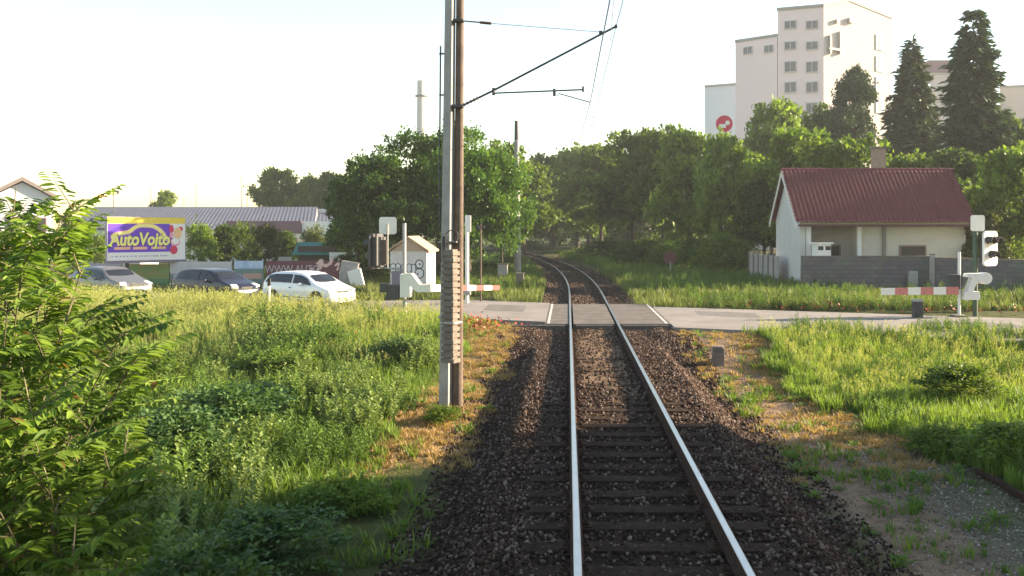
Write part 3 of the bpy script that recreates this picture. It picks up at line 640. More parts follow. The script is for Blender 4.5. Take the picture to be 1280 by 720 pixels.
feather_shrub('feathered_shrub', (-4.1, 6.1, -.75), [S3(20, 235, 6.6), S3(75, 275, 6.2), S3(-40, 250, 6.4), S3(-60, 330, 5.8), S3(30, 330, 5.6), S3(105, 330, 6.1), S3(150, 420, 5.9), S3(-30, 420, 5.3), S3(60, 430, 5.5), S3(110, 400, 6.6), S3(175, 440, 6.0), S3(160, 590, 5.6), S3(95, 250, 6.8), S3(0, 300, 6.0), S3(40, 520, 5.2), S3(120, 520, 5.5), S3(-20, 560, 5.0), S3(165, 560, 5.7), S3(10, 380, 5.2)], 'tall shrub with feathered leaves filling the left edge of the picture', 26, leaf=.115, pairs=10, flen=.62, seed=3)
feather_shrub('feathered_shrub', (-3.2, 5.9, -.75), [S3(60, 600, 5.2), S3(120, 640, 5.4), S3(150, 680, 5.5), S3(0, 640, 5.0), S3(90, 680, 5.0), S3(160, 700, 5.2), S3(40, 560, 5.3)], 'low feathered shrub in the bottom left corner', 30, leaf=.10, pairs=8, flen=.4, seed=4)
# darker broad bushes in the plot
def bush_at(key, x, y, h, w_, lm, label):
    r = tree('bush', key, 700, 100, 60, lm, label, 'bush'); r.location = (x, y, float(gh(x, y))-.05); H, R = CROWNS[key][2:]
    for ch in r.children: ch.scale = (w_/2/R, w_/2/R, h/H)
leafM_['bramble'] = leafmat('bramble leaves', (.03, .07, .02), (.10, .17, .05), .25)
for i, (px, py, Y, h, w_, lm, lb) in enumerate([(500, 432, 22.5, .75, 1.5, 'bramble', 'small dark bush in the meadow left of the twin poles'),
 (290, 490, 15.5, 1.0, 2.4, 'bramble', 'wide dark bush in the middle of the left plot'), (215, 480, 13, 1.1, 1.9, 'bramble', 'bush between the feathered shrub and the wide dark bush'),
 (250, 640, 7.6, .95, 1.6, 'bramble', 'dark bramble bush at the bottom left beside the shrub'), (340, 600, 9.3, .8, 1.6, 'bramble', 'shaded bush in the lower left plot'),
 (430, 560, 11.5, .55, 1.2, 'mid', 'low bush near the edge of the ballast on the left'), (350, 430, 21, .8, 2.2, 'mid', 'leafy bush in the sunny middle of the left plot'), (180, 425, 20, .95, 2.2, 'mid', 'light green bush at the left of the sunny plot'),
 (1195, 480, 18.4, .95, 1.7, 'mid', 'rounded green bush in the right meadow'), (1165, 528, 14.4, .5, 1.2, 'mid', 'low dark bush where the right meadow falls into shade'), (1262, 545, 13.3, .75, 1.5, 'mid', 'dark bush at the right edge above the old rail'),
 (552, 512, 15.9, .38, .75, 'bright', 'tuft of broad leaves at the foot of the front pole')]):
    bush_at(['bush', 'bush2'][i % 2], PX(px, Y), Y, h, w_, lm, lb)
# ------------------------------------------------------------------ materials of built things
conc = mat('mast concrete', (.36, .34, .32), .85, noise=.25, nscale=3, bump=.4, bscale=30)
conc_d = mat('old concrete', (.20, .165, .14), .9, noise=.35, nscale=5, bump=.7, bscale=25)
brownp = mat('brown mast', (.135, .095, .072), .85, noise=.4, nscale=4, bump=.4, bscale=20)
dkst = mat('dark steel', (.055, .055, .06), .6, noise=.3)
galv = mat('galvanised steel', (.38, .38, .37), .55, metal=.3, noise=.2)
wire_m = mat('dark wire', (.05, .045, .045), .6)
whitep = mat('white paint', (.78, .76, .72), .5, noise=.08, nscale=8)
redd = mat('deep red paint', (.30, .03, .03), .55, noise=.3, nscale=9)
redp = mat('faded red paint', (.58, .20, .18), .55, noise=.25, nscale=9)
black = mat('matt black', (.02, .02, .022), .6)
porc = mat('porcelain', (.16, .07, .04), .3)
# ------------------------------------------------------------------ catenary pole pair
YP = 17.0; zg = -.62
t_ = empty('catenary_pole', (PX(557.5, YP), YP+.1, zg), 0, 'tall square grey concrete pole left of the track, front one of the strapped pair', 'pole')
n_ = 9.9
mb = MB(); vs = []
for z, w_, xo in ((0, .235, -.02), (n_, .165, .09)):
    for a_ in range(4): an = math.radians(25+90*a_); vs.append((xo+w_*.62*math.cos(an), w_*.62*math.sin(an), z))
mb.add(vs, [(0, 1, 5, 4), (1, 2, 6, 5), (2, 3, 7, 6), (3, 0, 4, 7), (3, 2, 1, 0), (4, 5, 6, 7)]); mb.build('mast', conc, t_, bevel=.012)
mb = MB(); mb.tube([(-.115, -.03, 7.15), (-.125, -.03, 6), (-.135, -.03, 4.6), (-.13, -.02, 3.6)], .016, 8)
for z in (7.0, 6.2, 5.4, 4.7): mb.box((-.08, -.03, z), (.12, .03, .03))
mb.build('cable_conduit', dkst, t_)
mb = MB()
for z in (3.35, 1.9): mb.box((.03, .02, z), (.36, .30, .03))
mb.build('strap', galv, t_)
MB().box((-.03, -.145, 3.25), (.07, .05, .42)).build('junction_box', dkst, t_, bevel=.008)
t2 = empty('catenary_pole', (PX(570.5, YP), YP+.16, zg), 0, 'round brown pole carrying the bracket, set in a ridged concrete foot behind the grey one', 'pole')
mb = MB(); mb.cyl((0, 0, 0), (.06, 0, 9.4), .105, .07, 18); mb.build('mast', brownp, t2, smooth=False)
mb = MB(); z = 1.05
while z < 3.15:
    mb.box((-.085, -.36, z+.045), (.28+random.uniform(-.025, .02), .23, .08), rz=math.radians(-28+random.uniform(-2, 2))); mb.box((-.085, -.36, z+.10), (.215, .165, .045), rz=math.radians(-28)); z += .12
mb.build('ridged_foot', conc_d, t2, bevel=.008)
mb = MB(); mb.tube([(-.06+.12*math.cos(a_), -.36+.05*math.sin(a_), 3.46+.12*math.sin(a_*1)) for a_ in np.linspace(0, 6.2, 14)], .012, 6); mb.build('wire_loop', dkst, t2)
for z in (2.0, 3.0): pass
mb = MB(); mb.box((-.085, -.34, 1.82), (.34, .27, .025), rz=math.radians(-28)); mb.build('strap', galv, t2)
# bracket arm and ties, own thing hanging from the mast
br = empty('catenary_bracket', (PX(576, YP), YP, PZ(133, YP)), 0, 'sloping steel tube bracket with steady arm reaching from the brown pole over the track', 'bracket')
L0 = Vector(br.location); lp = lambda px, py, dy=0: tuple(PT(px, py, YP)+Vector((0, dy, 0))-L0)
MB().tube([lp(576, 133), lp(617, 113), lp(770, 33)], .021, 8).build('cantilever_tube', dkst, br)
mb = MB()
for t in np.linspace(.08, .95, 5): p_ = Vector(lp(578, 132)).lerp(Vector(lp(597, 122.5)), t); q_ = Vector(lp(578, 132)).lerp(Vector(lp(597, 122.5)), t+.07); mb.cyl(p_, q_, .045, .03, 10)
mb.build('insulator', porc, br)
MB().tube([lp(577, 26), lp(600, 28)], .014, 6).cyl(lp(600, 28), lp(614, 29.3), .028, n=8).build('tie_insulator', porc, br)
MB().tube([lp(614, 29.3), lp(750, 40)], .006, 5).build('tie_rod', wire_m, br)
MB().tube([lp(617, 116.5), lp(730, 112)], .016, 6).cyl(lp(617, 110), lp(617, 119), .03, n=8).cyl(lp(693, 111), lp(693, 120), .03, n=8).cyl(lp(729, 108), lp(729, 115), .022, n=8).build('registration_tube', dkst, br)
MB().tube([lp(697, 120), lp(699, 117), lp(738, 128)], .011, 6).build('steady_arm', dkst, br)
MB().box(lp(751, 41), (.07, .06, .07)).box(lp(770, 33), (.05, .06, .06)).build('clamp', dkst, br)
MB().box(lp(572, 133), (.22, .2, .05)).box(lp(573, 26), (.2, .18, .04)).build('mast_clamp', dkst, br)
# wires
def wire(name, ctrl, r, label):
    pts_ = []
    for a_, b_, sag in ctrl:
        a_ = Vector(a_); b_ = Vector(b_)
        for t in np.linspace(0, 1, 14)[(1 if pts_ else 0):]: pts_.append(a_.lerp(b_, t)-Vector((0, 0, sag*4*t*(1-t))))
    o = pts_[0].copy(); ob = MB().tube([p-o for p in pts_], r, 5).build(name, wire_m); ob.location = o
    return tag(ob, label, 'wire', 'overhead wires of the railway')
P17c = Vector((.44, 17, 5.44)); P17m = PT(770, 33, 17)
wire('contact_wire', [((.5, -20, 5.44), P17c, 0), (P17c, (-.1, 55, 5.5), 0), ((-.1, 55, 5.5), (-6, 100, 5.5), 0)], .0075, 'lower straight contact wire above the track')
wire('messenger_wire', [((.7, -20, 6.9), P17m, .5), (P17m, (0, 55, 6.9), 1.15), ((0, 55, 6.9), (-6, 100, 6.9), .6)], .0065, 'upper sagging wire that carries the contact wire')
for y, z1 in ((11.5, 6.66), (22, 6.25), (28, 5.95)):
    x1 = .66 if y < 17 else .7; o = MB().tube([(0, 0, 0), (-.1, 0, 5.445-z1)], .004, 4).build('dropper_wire', wire_m); o.location = (x1, y, z1)
    tag(o, {11.5: 'short dropper between the two overhead wires nearest the camera', 22: 'short dropper between the overhead wires beyond the bracket', 28: 'farthest short dropper between the overhead wires'}[y], 'wire')
# far bare pole
YB = 55; fp = empty('catenary_pole', (PX(647, YB), YB, -.25), 0, 'far bare concrete pole standing alone left of the curving track', 'pole')
mb = MB(); H = PZ(151, YB)+.25; mb.cyl((0, 0, -.2), (-.06, 0, H-1.2), .235, .15, 14); mb.build('mast', conc, fp)
MB().cyl((-.06, 0, H-1.25), (-.07, 0, H), .15, .12, 12).build('dark_cap', dkst, fp)
MB().tube([(-.05, 0, PZ(216, YB)+.25), (1.4, 0, PZ(219, YB)+.25)], .02, 5).build('side_rod', dkst, fp)
mb = MB()
for z in (2.2, 4.4, 6.3): mb.cyl((-.03, 0, z), (-.03, 0, z+.12), .25, n=12)
mb.build('band', dkst, fp)
# stubby relay posts beside it
for px, py, Y, h, lb in ((628.5, 334, 50, 1.05, 'short grey relay cabinet left of the far bare pole'), (650, 346, 46, .75, 'short dark leaning post right of the far bare pole')):
    r_ = empty('relay_box', (PX(px, Y), Y, -.15), 0, lb, 'box'); MB().box((0, 0, h*.72), (.55 if Y > 48 else .4, .35, h*.6)).build('cabinet', conc if Y > 48 else conc_d, r_, bevel=.03); MB().box((0, 0, h*.2), (.42, .3, h*.45)).build('foot', conc_d, r_, bevel=.02)
    MB().box((0, 0, h*1.04), (.62 if Y > 48 else .45, .42, .05)).build('lid', conc_d, r_, bevel=.01)
for px, py, Y in ((560, 0, 0),): pass
# thin sign post near the poles
r_ = empty('sign_post', (PX(600.5, 36), 36.2, -.15), 0, 'thin dark post with a small sign seen edge-on, right of the twin poles', 'post')
MB().cyl((0, 0, 0), (0, 0, 3.3), .035, n=8).build('post', brownp, r_); MB().box((0, 0, 3.2), (.34, .05, .12)).build('sign', dkst, r_, bevel=.01)
# milestone
r_ = empty('marker_stone', (PX(897.5, 22.4), 22.4, float(gh(3.83, 22.4))-.05), math.radians(-8), 'small square grey marker stone on the dry grass right of the track', 'stone')
mb = MB(); mb.prism([(-.16, 0), (.16, 0), (.155, .46), (.12, .53), (-.12, .53), (-.155, .46)], 'y', -.13, .13); mb.build('stone', conc_d, r_, bevel=.015)
MB().box((0, -.14, .42), (.2, .012, .1)).build('dark_band', mat('stone number plate', (.1, .09, .09), .8), r_)
# round sign beyond
r_ = empty('round_sign', (PX(838, 55), 55, -.2), 0, 'small dark round sign on a pale post in the grass beyond the crossing', 'sign')
MB().cyl((0, 0, 0), (0, 0, 1.1), .04, n=8).build('post', conc, r_); MB().cyl((0, -.02, 1.35), (0, .02, 1.35), .42, n=24).build('disc', mat('sign back', (.10, .035, .035), .6), r_)

# ------------------------------------------------------------------ level crossing barriers
def rounded(w_, h, r, k=5):
    p = []
    for cx, cz, a0 in ((w_/2-r, h/2-r, 0), (-w_/2+r, h/2-r, 90), (-w_/2+r, -h/2+r, 180), (w_/2-r, -h/2+r, 270)):
        for i in range(k+1): a_ = math.radians(a0+90*i/k); p.append((cx+r*math.cos(a_), cz+r*math.sin(a_)))
    return p
def square_sign(parent, loc, s_, rz, back=False):
    mb = MB(); mb.prism(rounded(s_, s_, s_*.15), 'y', -.015, .015); o = mb.build('sign_plate', whitep, parent); o.location = loc; o.rotation_euler = (0, 0, rz)
    return o
def signal_head(parent, loc, rz, body, hood=black):
    """two lamps over one, each with a hood, on a rounded backboard"""
    h = MB(); h.prism(rounded(.74, 1.22, .14), 'y', -.04, .04); hd = h.build('signal_head', body, parent); hd.location = loc; hd.rotation_euler = (0, 0, rz)
    bx = MB().box((0, .14, 0), (.5, .2, 1.0)).build('lamp_housing', dkst, hd, bevel=.02)
    for x, z in ((-.18, .27), (.18, .27), (0, -.22)):
        mb = MB(); pr_ = [(x+.15*math.cos(a_), z+.15*math.sin(a_)) for a_ in np.linspace(-.35, math.pi+.35, 12)]
        vs = [(p[0], -.045, p[1]) for p in pr_]+[(p[0]*1.0+0, -.30, p[1]*1.0-.03) for p in pr_]+[(x+(p[0]-x)*1.06, -.045, z+(p[1]-z)*1.06) for p in pr_]+[(x+(p[0]-x)*1.06, -.30, z+(p[1]-z)*1.06-.03) for p in pr_]
        k = len(pr_); fs = [(i, i+1, k+i+1, k+i) for i in range(k-1)]+[(2*k+i, 3*k+i, 3*k+i+1, 2*k+i+1) for i in range(k-1)]+[(k+i, k+i+1, 3*k+i+1, 3*k+i) for i in range(k-1)]
        mb.add(vs, fs).build('hood', hood, hd); MB().cyl((x, -.042, z), (x, -.055, z), .12, n=20).build('lamp', mat('dark lens', (.05, .01, .01), .15), hd)
    return hd
def boom(parent, a_, b_, r0, r1, n_, whites, red=None):
    a_ = Vector(a_); b_ = Vector(b_); d = (b_-a_)
    for i in range(n_):
        p, q = a_+d*(i/n_), a_+d*((i+1)/n_); ra = r0+(r1-r0)*i/n_; rb = r0+(r1-r0)*(i+1)/n_
        if i: p = p+d.normalized()*.003
        vs = []; sd_ = d.cross(Vector((0, 0, 1))).normalized()
        for c_, r_ in ((p, ra), (q, rb)):
            for u, v_ in ((-1, -1), (1, -1), (1, 1), (-1, 1)): vs.append(c_+sd_*u*.03+Vector((0, 0, v_*r_)))
        MB().add(vs, [(0, 1, 5, 4), (1, 2, 6, 5), (2, 3, 7, 6), (3, 0, 4, 7), (3, 2, 1, 0), (4, 5, 6, 7)]).build('boom_stripe', whitep if i % 2 == whites else (red or redp), parent)
# left barrier: mechanism, vertical tube, boom over the road
BL = (PX(507, 30), 30.0, -.16)
b1 = empty('crossing_barrier', BL, 0, 'left lifting barrier, pale drive unit and red-white boom lying across the road behind the poles', 'barrier')
MB().cyl((-.02, 0, 0), (-.02, 0, .75), .07, n=12).box((-.02, 0, .06), (.5, .45, .14)).build('pedestal', galv, b1)
MB().box((.02, 0, 1.2), (.36, .4, .8)).build('drive_housing', whitep, b1, bevel=.03)
MB().box((-.42, .02, .98), (.42, .34, .5)).box((-.72, .02, 1.12), (.28, .3, .3)).build('counterweight', dkst, b1, bevel=.02)
MB().prism([(-.04, 1.62), (.24, 1.62), (.52, 1.24), (.9, 1.24), (.9, .99), (.42, .99), (.08, 1.3)], 'y', -.24, -.19).prism([(-.04, 1.62), (.24, 1.62), (.52, 1.24), (.9, 1.24), (.9, .99), (.42, .99), (.08, 1.3)], 'y', .19, .24).build('boom_fork', whitep, b1)
bt = PT(624, 359.5, 33.2)-Vector(BL)
boom(b1, (.88, 0, 1.11), bt, .12, .085, 8, 0, redd)
# tall tube with white square sign and signal seen from behind
s1 = empty('crossing_signal', (PX(505.5, 30.6), 30.6, -.16), 0, 'left warning signal seen from behind, with white square sign, beside the left barrier', 'signal')
MB().cyl((0, 0, 0), (0, 0, PZ(279, 30.6)+.16), .062, n=14).build('post', galv, s1)
MB().tube([(0, 0, PZ(335, 30.6)+.16), (PX(484.5, 30.6)-s1.location.x, 0, PZ(335, 30.6)+.16), (PX(484.5, 30.6)-s1.location.x, 0, PZ(280, 30.6)+.16)], .025, 8).build('sign_arm', galv, s1)
square_sign(s1, (PX(484.5, 30.6)-s1.location.x, .05, PZ(282, 30.6)+.16), .60, math.radians(12))
signal_head(s1, (PX(470, 30.6)-s1.location.x, .0, PZ(314, 30.6)+.16), math.radians(-118), dkst)
MB().box((PX(478, 30.6)-s1.location.x, -.02, PZ(315, 30.6)+.16), (.32, .2, .85)).build('relay_case', brownp, s1, bevel=.02)
MB().tube([(PX(466, 30.6)-s1.location.x, 0, PZ(333, 30.6)+.16), (0, 0, PZ(338, 30.6)+.16)], .03, 6).build('head_arm', galv, s1)
# second white signal post right behind the poles
s2 = empty('signal_post', (PX(583.5, 35.5), 35.6, -.15), 0, 'slim white signal post with small white plate, just right of the twin poles', 'post')
MB().cyl((0, 0, 0), (0, 0, PZ(268, 35.5)), .075, n=12).build('post', whitep, s2); MB().box((0.05, -.1, PZ(275, 35.5)), (.24, .05, .68)).box((-.28, -.05, PZ(276, 35.5)), (.18, .05, .5)).build('plate', whitep, s2, bevel=.02)
MB().box((0, -.1, .65), (.3, .25, .4)).build('box', galv, s2, bevel=.02)
# right barrier and signal
BR = (PX(1199, 30), 30.0, -.16)
b2 = empty('crossing_barrier', BR, 0, 'right lifting barrier, dark counterweight and faded red-white boom in front of the block wall', 'barrier')
MB().cyl((0, 0, 0), (0, 0, 2.35), .05, n=12).build('tube', whitep, b2); MB().box((0, 0, .1), (.45, .45, .2)).build('pedestal', conc_d, b2, bevel=.02)
MB().box((-.18, .06, 1.32), (.34, .36, .5)).prism([(-.42, .9), (.1, .9), (.18, 1.5), (-.3, 1.5)], 'y', .1, .3).build('counterweight', dkst, b2, bevel=.02)
MB().prism([(.1, .72), (.62, .72), (.62, 1.0), (.4, 1.02), (.52, 1.3), (.9, 1.3), (.9, 1.62), (.2, 1.62), (.16, 1.5), (.36, 1.46), (.2, 1.0), (.1, 1.0)], 'y', -.2, .12).cyl((.82, -.24, 1.45), (.82, .2, 1.45), .2, n=18).build('drive_housing', whitep, b2, bevel=.02)
boom(b2, (-.08, -.1, PZ(363, 30)+.16), PT(1102, 364.5, 29.3)-Vector(BR), .135, .11, 6, 1)
r_ = empty('boom_rest', (PX(1149, 29.6), 29.75, -.16), 0, 'dark square support post under the right barrier boom', 'post')
MB().box((0, 0, .33), (.3, .25, .7)).build('post', dkst, r_, bevel=.02); MB().box((0, 0, .71), (.34, .3, .06)).build('cradle', galv, r_)
s3 = empty('crossing_signal', (PX(1219, 30.8), 30.8, -.16), 0, 'right warning signal with white lamp board and white square sign on a green post', 'signal')
MB().cyl((0, 0, 0), (0, 0, PZ(290, 30.8)+.16), .085, n=14).build('post', mat('green post', (.05, .09, .06), .5), s3)
square_sign(s3, (.03, -.12, PZ(279, 30.8)+.16), .56, math.radians(14))
signal_head(s3, (.46, -.12, PZ(310.5, 30.8)+.16), math.radians(30), whitep)
MB().tube([(0, 0, PZ(300, 30.8)+.16), (.46, .05, PZ(300, 30.8)+.16)], .03, 6).tube([(0, 0, PZ(320, 30.8)+.16), (.46, .05, PZ(320, 30.8)+.16)], .03, 6).build('head_arm', dkst, s3)
r_ = empty('marker_post', (PX(341, 33), 32.6, -.15), 0, 'short pale marker post with dark top in front of the white car', 'post')
MB().cyl((0, 0, 0), (0, 0, 1.05), .045, n=8).build('post', whitep, r_); MB().box((0, 0, 1.15), (.1, .1, .28)).build('cap', black, r_)

# ------------------------------------------------------------------ hut with graffiti
hy = 42.0; hx0, hx1 = PX(487, hy), PX(533, hy); HW = hx1-hx0; zE = PZ(314, hy)+.15; zR = PZ(297.5, hy)+.15; HD = 2.0
rhut = math.radians(-4)
hut = empty('hut', (hx1, hy, -.15), rhut, 'small white concrete hut with tan gable roof and graffiti, left of the twin poles', 'hut')
plw = mat('hut plaster', (.58, .55, .53), .85, noise=.15, nscale=2.5, bump=.2)
tan = mat('tan roof felt', (.42, .30, .21), .85, noise=.2, nscale=3)
mb = MB(); mb.prism([(-HW, -.2), (0, -.2), (0, zE), (-HW/2, zR-.06), (-HW, zE)], 'y', 0, HD); mb.build('wall', plw, hut)
mb = MB(); mb.prism([(-HW-.14, zE-.05), (-HW/2, zR), (.14, zE-.05), (.14, zE+.04), (-HW/2, zR+.09), (-HW-.14, zE+.04)], 'y', -.12, HD+.12); mb.build('roof', tan, hut)
mb = MB(); mb.prism([(-HW+.02, zE+.003), (-HW/2, zR-.01), (-.02, zE+.003)], 'y', -.03, -.004); mb.build('gable_board', tan, hut)
gk = mat('graffiti outline', (.04, .035, .06), .7); gw = mat('graffiti fill', (.62, .60, .62), .7)
go = MB(); gi = MB()
def blob(cx, cz, w_, h, r, th=.04):
    go.prism([(cx+a_, cz+b_) for a_, b_ in rounded(w_+2*th, h+2*th, min(r+th, (w_+2*th)/2-.001, (h+2*th)/2-.001))], 'y', -.006, -.002); gi.prism([(cx+a_, cz+b_) for a_, b_ in rounded(w_, h, min(r, w_/2-.001, h/2-.001))], 'y', -.011, -.007)
for cx, w_ in ((-1.62, .22), (-1.37, .18), (-1.1, .2), (-.84, .18), (-.62, .17)): blob(cx, zE-.82+random.uniform(-.03, .03), w_, .38, .09)
blob(-.34, zE-.62, .30, .34, .14, .05); blob(-.34, zE-1.06, .36, .40, .16, .05)
go.build('graffiti_outline', gk, hut); gi.build('graffiti_fill', gw, hut)
mb = MB(); mb.cyl((-.31, -.016, zE-.62), (-.31, -.012, zE-.62), .05, n=12).cyl((-.42, -.016, zE-1.08), (-.42, -.012, zE-1.08), .045, n=12); mb.build('graffiti_dots', gk, hut)
MB().box((-1.35, -.02, zE-1.28), (.62, .03, .66)).build('dark_panel', mat('hut hatch', (.16, .15, .2), .6), hut)
MB().box((.004, HD*.5, .9), (.02, .9, 1.7)).build('side_door', mat('hut door', (.6, .57, .5), .7), hut)

# ------------------------------------------------------------------ red roofed house
HX0, HX1, HY0, HY1 = 11.75, 20.35, 44.5, 49.6; HYM = 47.1; ZE, ZRG = PZ(282, 44.5), PZ(213, 47.1)
house = empty('house', (HX0, HY0, -.2), 0, 'small cream house with dark red tiled roof and brick chimney behind the block wall', 'house')
hw = mat('house render', (.60, .55, .46), .9, noise=.1, nscale=1.5, bump=.2); hwb = mat('gable render', (.60, .585, .56), .9, noise=.08, nscale=1.2, bump=.2)
L_, D_ = HX1-HX0, HY1-HY0; ze = ZE+.2+.36; zr = ZRG+.2-.12; ym = HYM-HY0
mb = MB(); pf = [(.5, -.3), (D_, -.3), (D_, ze), (ym, zr-.1), (.5, ze+.3)]; mb.prism([(.0, -.3), (D_, -.3), (D_, ze), (ym, zr-.1), (.0, ze)], 'x', 0, .28); mb.build('gable_wall', hwb, house)
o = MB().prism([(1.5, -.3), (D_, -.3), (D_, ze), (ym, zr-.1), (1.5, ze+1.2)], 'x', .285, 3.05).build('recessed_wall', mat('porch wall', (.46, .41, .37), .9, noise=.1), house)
mb = MB(); mb.prism([(.35, -.3), (D_, -.3), (D_, ze), (ym, zr-.1), (.35, ze+.25)], 'x', 3.053, L_-.05); mb.build('wall', hw, house)
MB().box((3.05, .2, ze/2-.15), (.2, .2, ze+.2)).build('porch_column', whitep, house, bevel=.01); MB().box((.45, .14, ze/2-.15), (.26, .22, ze+.2)).build('porch_column', whitep, house, bevel=.01)
MB().box((4.35, .28, 1.6), (.16, .1, 3.5)).build('downpipe', mat('downpipe', (.2, .17, .15), .5), house)
MB().box((L_/2+.02, .10, ze-.22), (L_-.1, .24, .24)).build('eave_beam', mat('eave board', (.62, .56, .46), .7), house)
glass = mat('dark window glass', (.035, .035, .04), .15)
for (x0, x1, y, lb) in ((1.5, 2.45, 1.46, 0), (5.2, 6.45, .31, 0)):
    wf = MB().box(((x0+x1)/2, y, 1.85), (x1-x0+.12, .06, .95)).build('window', mat('window frame brown', (.2, .13, .1), .6), house, bevel=.008); MB().box(((x0+x1)/2, y-.035, 1.85), (x1-x0-.06, .02, .78)).build('pane', glass, wf)
# interlocking tiles as real relief on both slopes
def tiles(y0, z0, y1, z1, nmx, rows):
    nxx = int((L_+.5)/.23*5)+1; xs_ = np.linspace(-.32, L_+.18, nxx); us = []
    for r in range(rows): us += [r/rows+.0005, (r+.97)/rows]
    us = np.array(us); Xg, U = np.meshgrid(xs_, us, indexing='ij'); Ys, Zs = y0+(y1-y0)*U, z0+(z1-z0)*U
    ln = math.hypot(y1-y0, z1-z0); nyv, nzv = -(z1-z0)/ln*np.sign(y1-y0), abs(y1-y0)/ln
    h = .075*np.abs(np.sin(Xg/.23*math.pi))+.075*(1-(U*rows % 1))
    P = np.stack([Xg, Ys+nyv*h, Zs+nzv*h], -1).reshape(-1, 3); a_, b_ = len(xs_), len(us); I = np.arange(a_*b_).reshape(a_, b_)
    q = I[:-1, :-1].ravel(), I[1:, :-1].ravel(), I[1:, 1:].ravel(), I[:-1, 1:].ravel()
    return P, np.concatenate([np.stack([q[0], q[1], q[2]], 1), np.stack([q[0], q[2], q[3]], 1)])
sl = (zr-ze)/ym; P1, T1 = tiles(-.4, ze-.4*sl+.12, ym, zr+.12, 0, 15); P2, T2 = tiles(D_+.3, ze-.3*sl+.1, ym, zr+.12, 0, 15)
tile = mat('dark red tiles', (.15, .022, .028), .6, noise=.25, nscale=2.2, spec=.5)
roof = mesh_tri('roof', np.concatenate([P1, P2]), np.concatenate([T1, T2+len(P1)]), None, tile, house)
mb = MB(); x = -.32
while x < L_+.1: mb.cyl((x, ym, zr+.15), (x+.42, ym, zr+.14), .115, .10, 10); x += .4
mb.build('ridge_tiles', tile, roof)
mb = MB()
for k in range(6): mb.box((1.1+k*1.45, ym-.52, zr-.62*1.0+.12), (.28, .25, .1), rx=.8)
mb.build('vent_tiles', mat('vent tile', (.08, .02, .022), .5), roof)
for xx in (-.3, L_+.14):
    mb = MB()
    for (ya, za, yb, zb_) in ((-.42, ze-.42*sl-.03, ym, zr-.03), (D_+.32, ze-.32*sl-.03, ym, zr-.03)):
        mb.add([(xx-.03, ya, za-.09), (xx+.03, ya, za-.09), (xx-.03, ya, za+.11), (xx+.03, ya, za+.11), (xx-.03, yb, zb_-.09), (xx+.03, yb, zb_-.09), (xx-.03, yb, zb_+.11), (xx+.03, yb, zb_+.11)], [(0, 1, 3, 2), (4, 6, 7, 5), (0, 4, 5, 1), (2, 3, 7, 6), (0, 2, 6, 4), (1, 5, 7, 3)])
    mb.build('bargeboard', whitep, house)
MB().box((L_/2, -.5, ze-.4*sl+.03), (L_+.4, .13, .12)).build('gutter', mat('gutter', (.1, .03, .03), .5), roof, bevel=.02)
ch = MB().box(((PX(1096, 47.6))-HX0, ym+.25, zr+.45), (.62, .55, 1.7)).build('chimney', mat('chimney brick', (.36, .26, .2), .9, noise=.25, nscale=7, bump=.5), roof, bevel=.01)
MB().box(((PX(1096, 47.6))-HX0, ym+.25, zr+1.33), (.74, .67, .1)).build('chimney_cap', conc_d, ch, bevel=.01)
# block wall
def blockmat():
    m = bpy.data.materials.new('concrete blocks'); m.use_nodes = True; n = m.node_tree.nodes; l = m.node_tree.links; p = n['Principled BSDF']; p.inputs['Roughness'].default_value = .95
    tc = n.new('ShaderNodeTexCoord'); mp = n.new('ShaderNodeMapping'); mp.inputs['Rotation'].default_value = (math.pi/2, 0, 0); l.new(tc.outputs['Object'], mp.inputs[0])
    b = n.new('ShaderNodeTexBrick'); b.inputs['Scale'].default_value = 1; b.inputs['Brick Width'].default_value = .42; b.inputs['Row Height'].default_value = .21; b.inputs['Mortar Size'].default_value = .012
    b.inputs['Color1'].default_value = (.15, .135, .14, 1); b.inputs['Color2'].default_value = (.19, .175, .175, 1); b.inputs['Mortar'].default_value = (.12, .11, .11, 1); l.new(mp.outputs[0], b.inputs[0])
    t = n.new('ShaderNodeTexNoise'); t.inputs['Scale'].default_value = 1.3; t.inputs['Detail'].default_value = 5; l.new(tc.outputs['Object'], t.inputs[0])
    mx = n.new('ShaderNodeMix'); mx.data_type = 'RGBA'; mx.blend_type = 'MULTIPLY'; mx.inputs[0].default_value = .5; l.new(b.outputs[0], mx.inputs[6]); l.new(t.outputs['Color'], mx.inputs[7]); l.new(mx.outputs[2], p.inputs['Base Color'])
    bp = n.new('ShaderNodeBump'); bp.inputs['Distance'].default_value = .02; bp.inputs['Strength'].default_value = .7; l.new(b.outputs['Fac'], bp.inputs['Height']); bp.invert = True; l.new(bp.outputs[0], p.inputs['Normal']); return m
bmt = blockmat()
def wall_run(pts_, label):
    r = empty('block_wall', (pts_[0][0], pts_[0][1], -.3), 0, label, 'wall')
    for (x0, y0, z0), (x1, y1, z1) in zip(pts_, pts_[1:]):
        L = math.hypot(x1-x0, y1-y0); a_ = math.atan2(y1-y0, x1-x0); o = MB().box((L/2, 0, (z0+.3)/2), (L, .2, z0+.3)).build('wall_panel', bmt, r); o.location = (x0-pts_[0][0], y0-pts_[0][1], 0); o.rotation_euler = (0, 0, a_)
        o2 = MB().box((L/2, 0, z0+.3+.022), (L+.02, .26, .05)).build('coping', conc_d, r); o2.location = o.location; o2.rotation_euler = o.rotation_euler
    return r
yw = 43.2; ztop = PZ(321, yw)
wall_run([(PX(1002, yw), yw, ztop), (PX(1160, yw), yw-.1, ztop)], 'dark grey concrete block wall in front of the red roofed house')
wall_run([(PX(1164, yw), 43.0, PZ(323, 42.6)), (PX(1225, 41), 41.6, PZ(325, 41)), (PX(1340, 39.5), 38.9, PZ(325, 40))], 'lower stretch of grey block wall running to the right edge behind the signal')
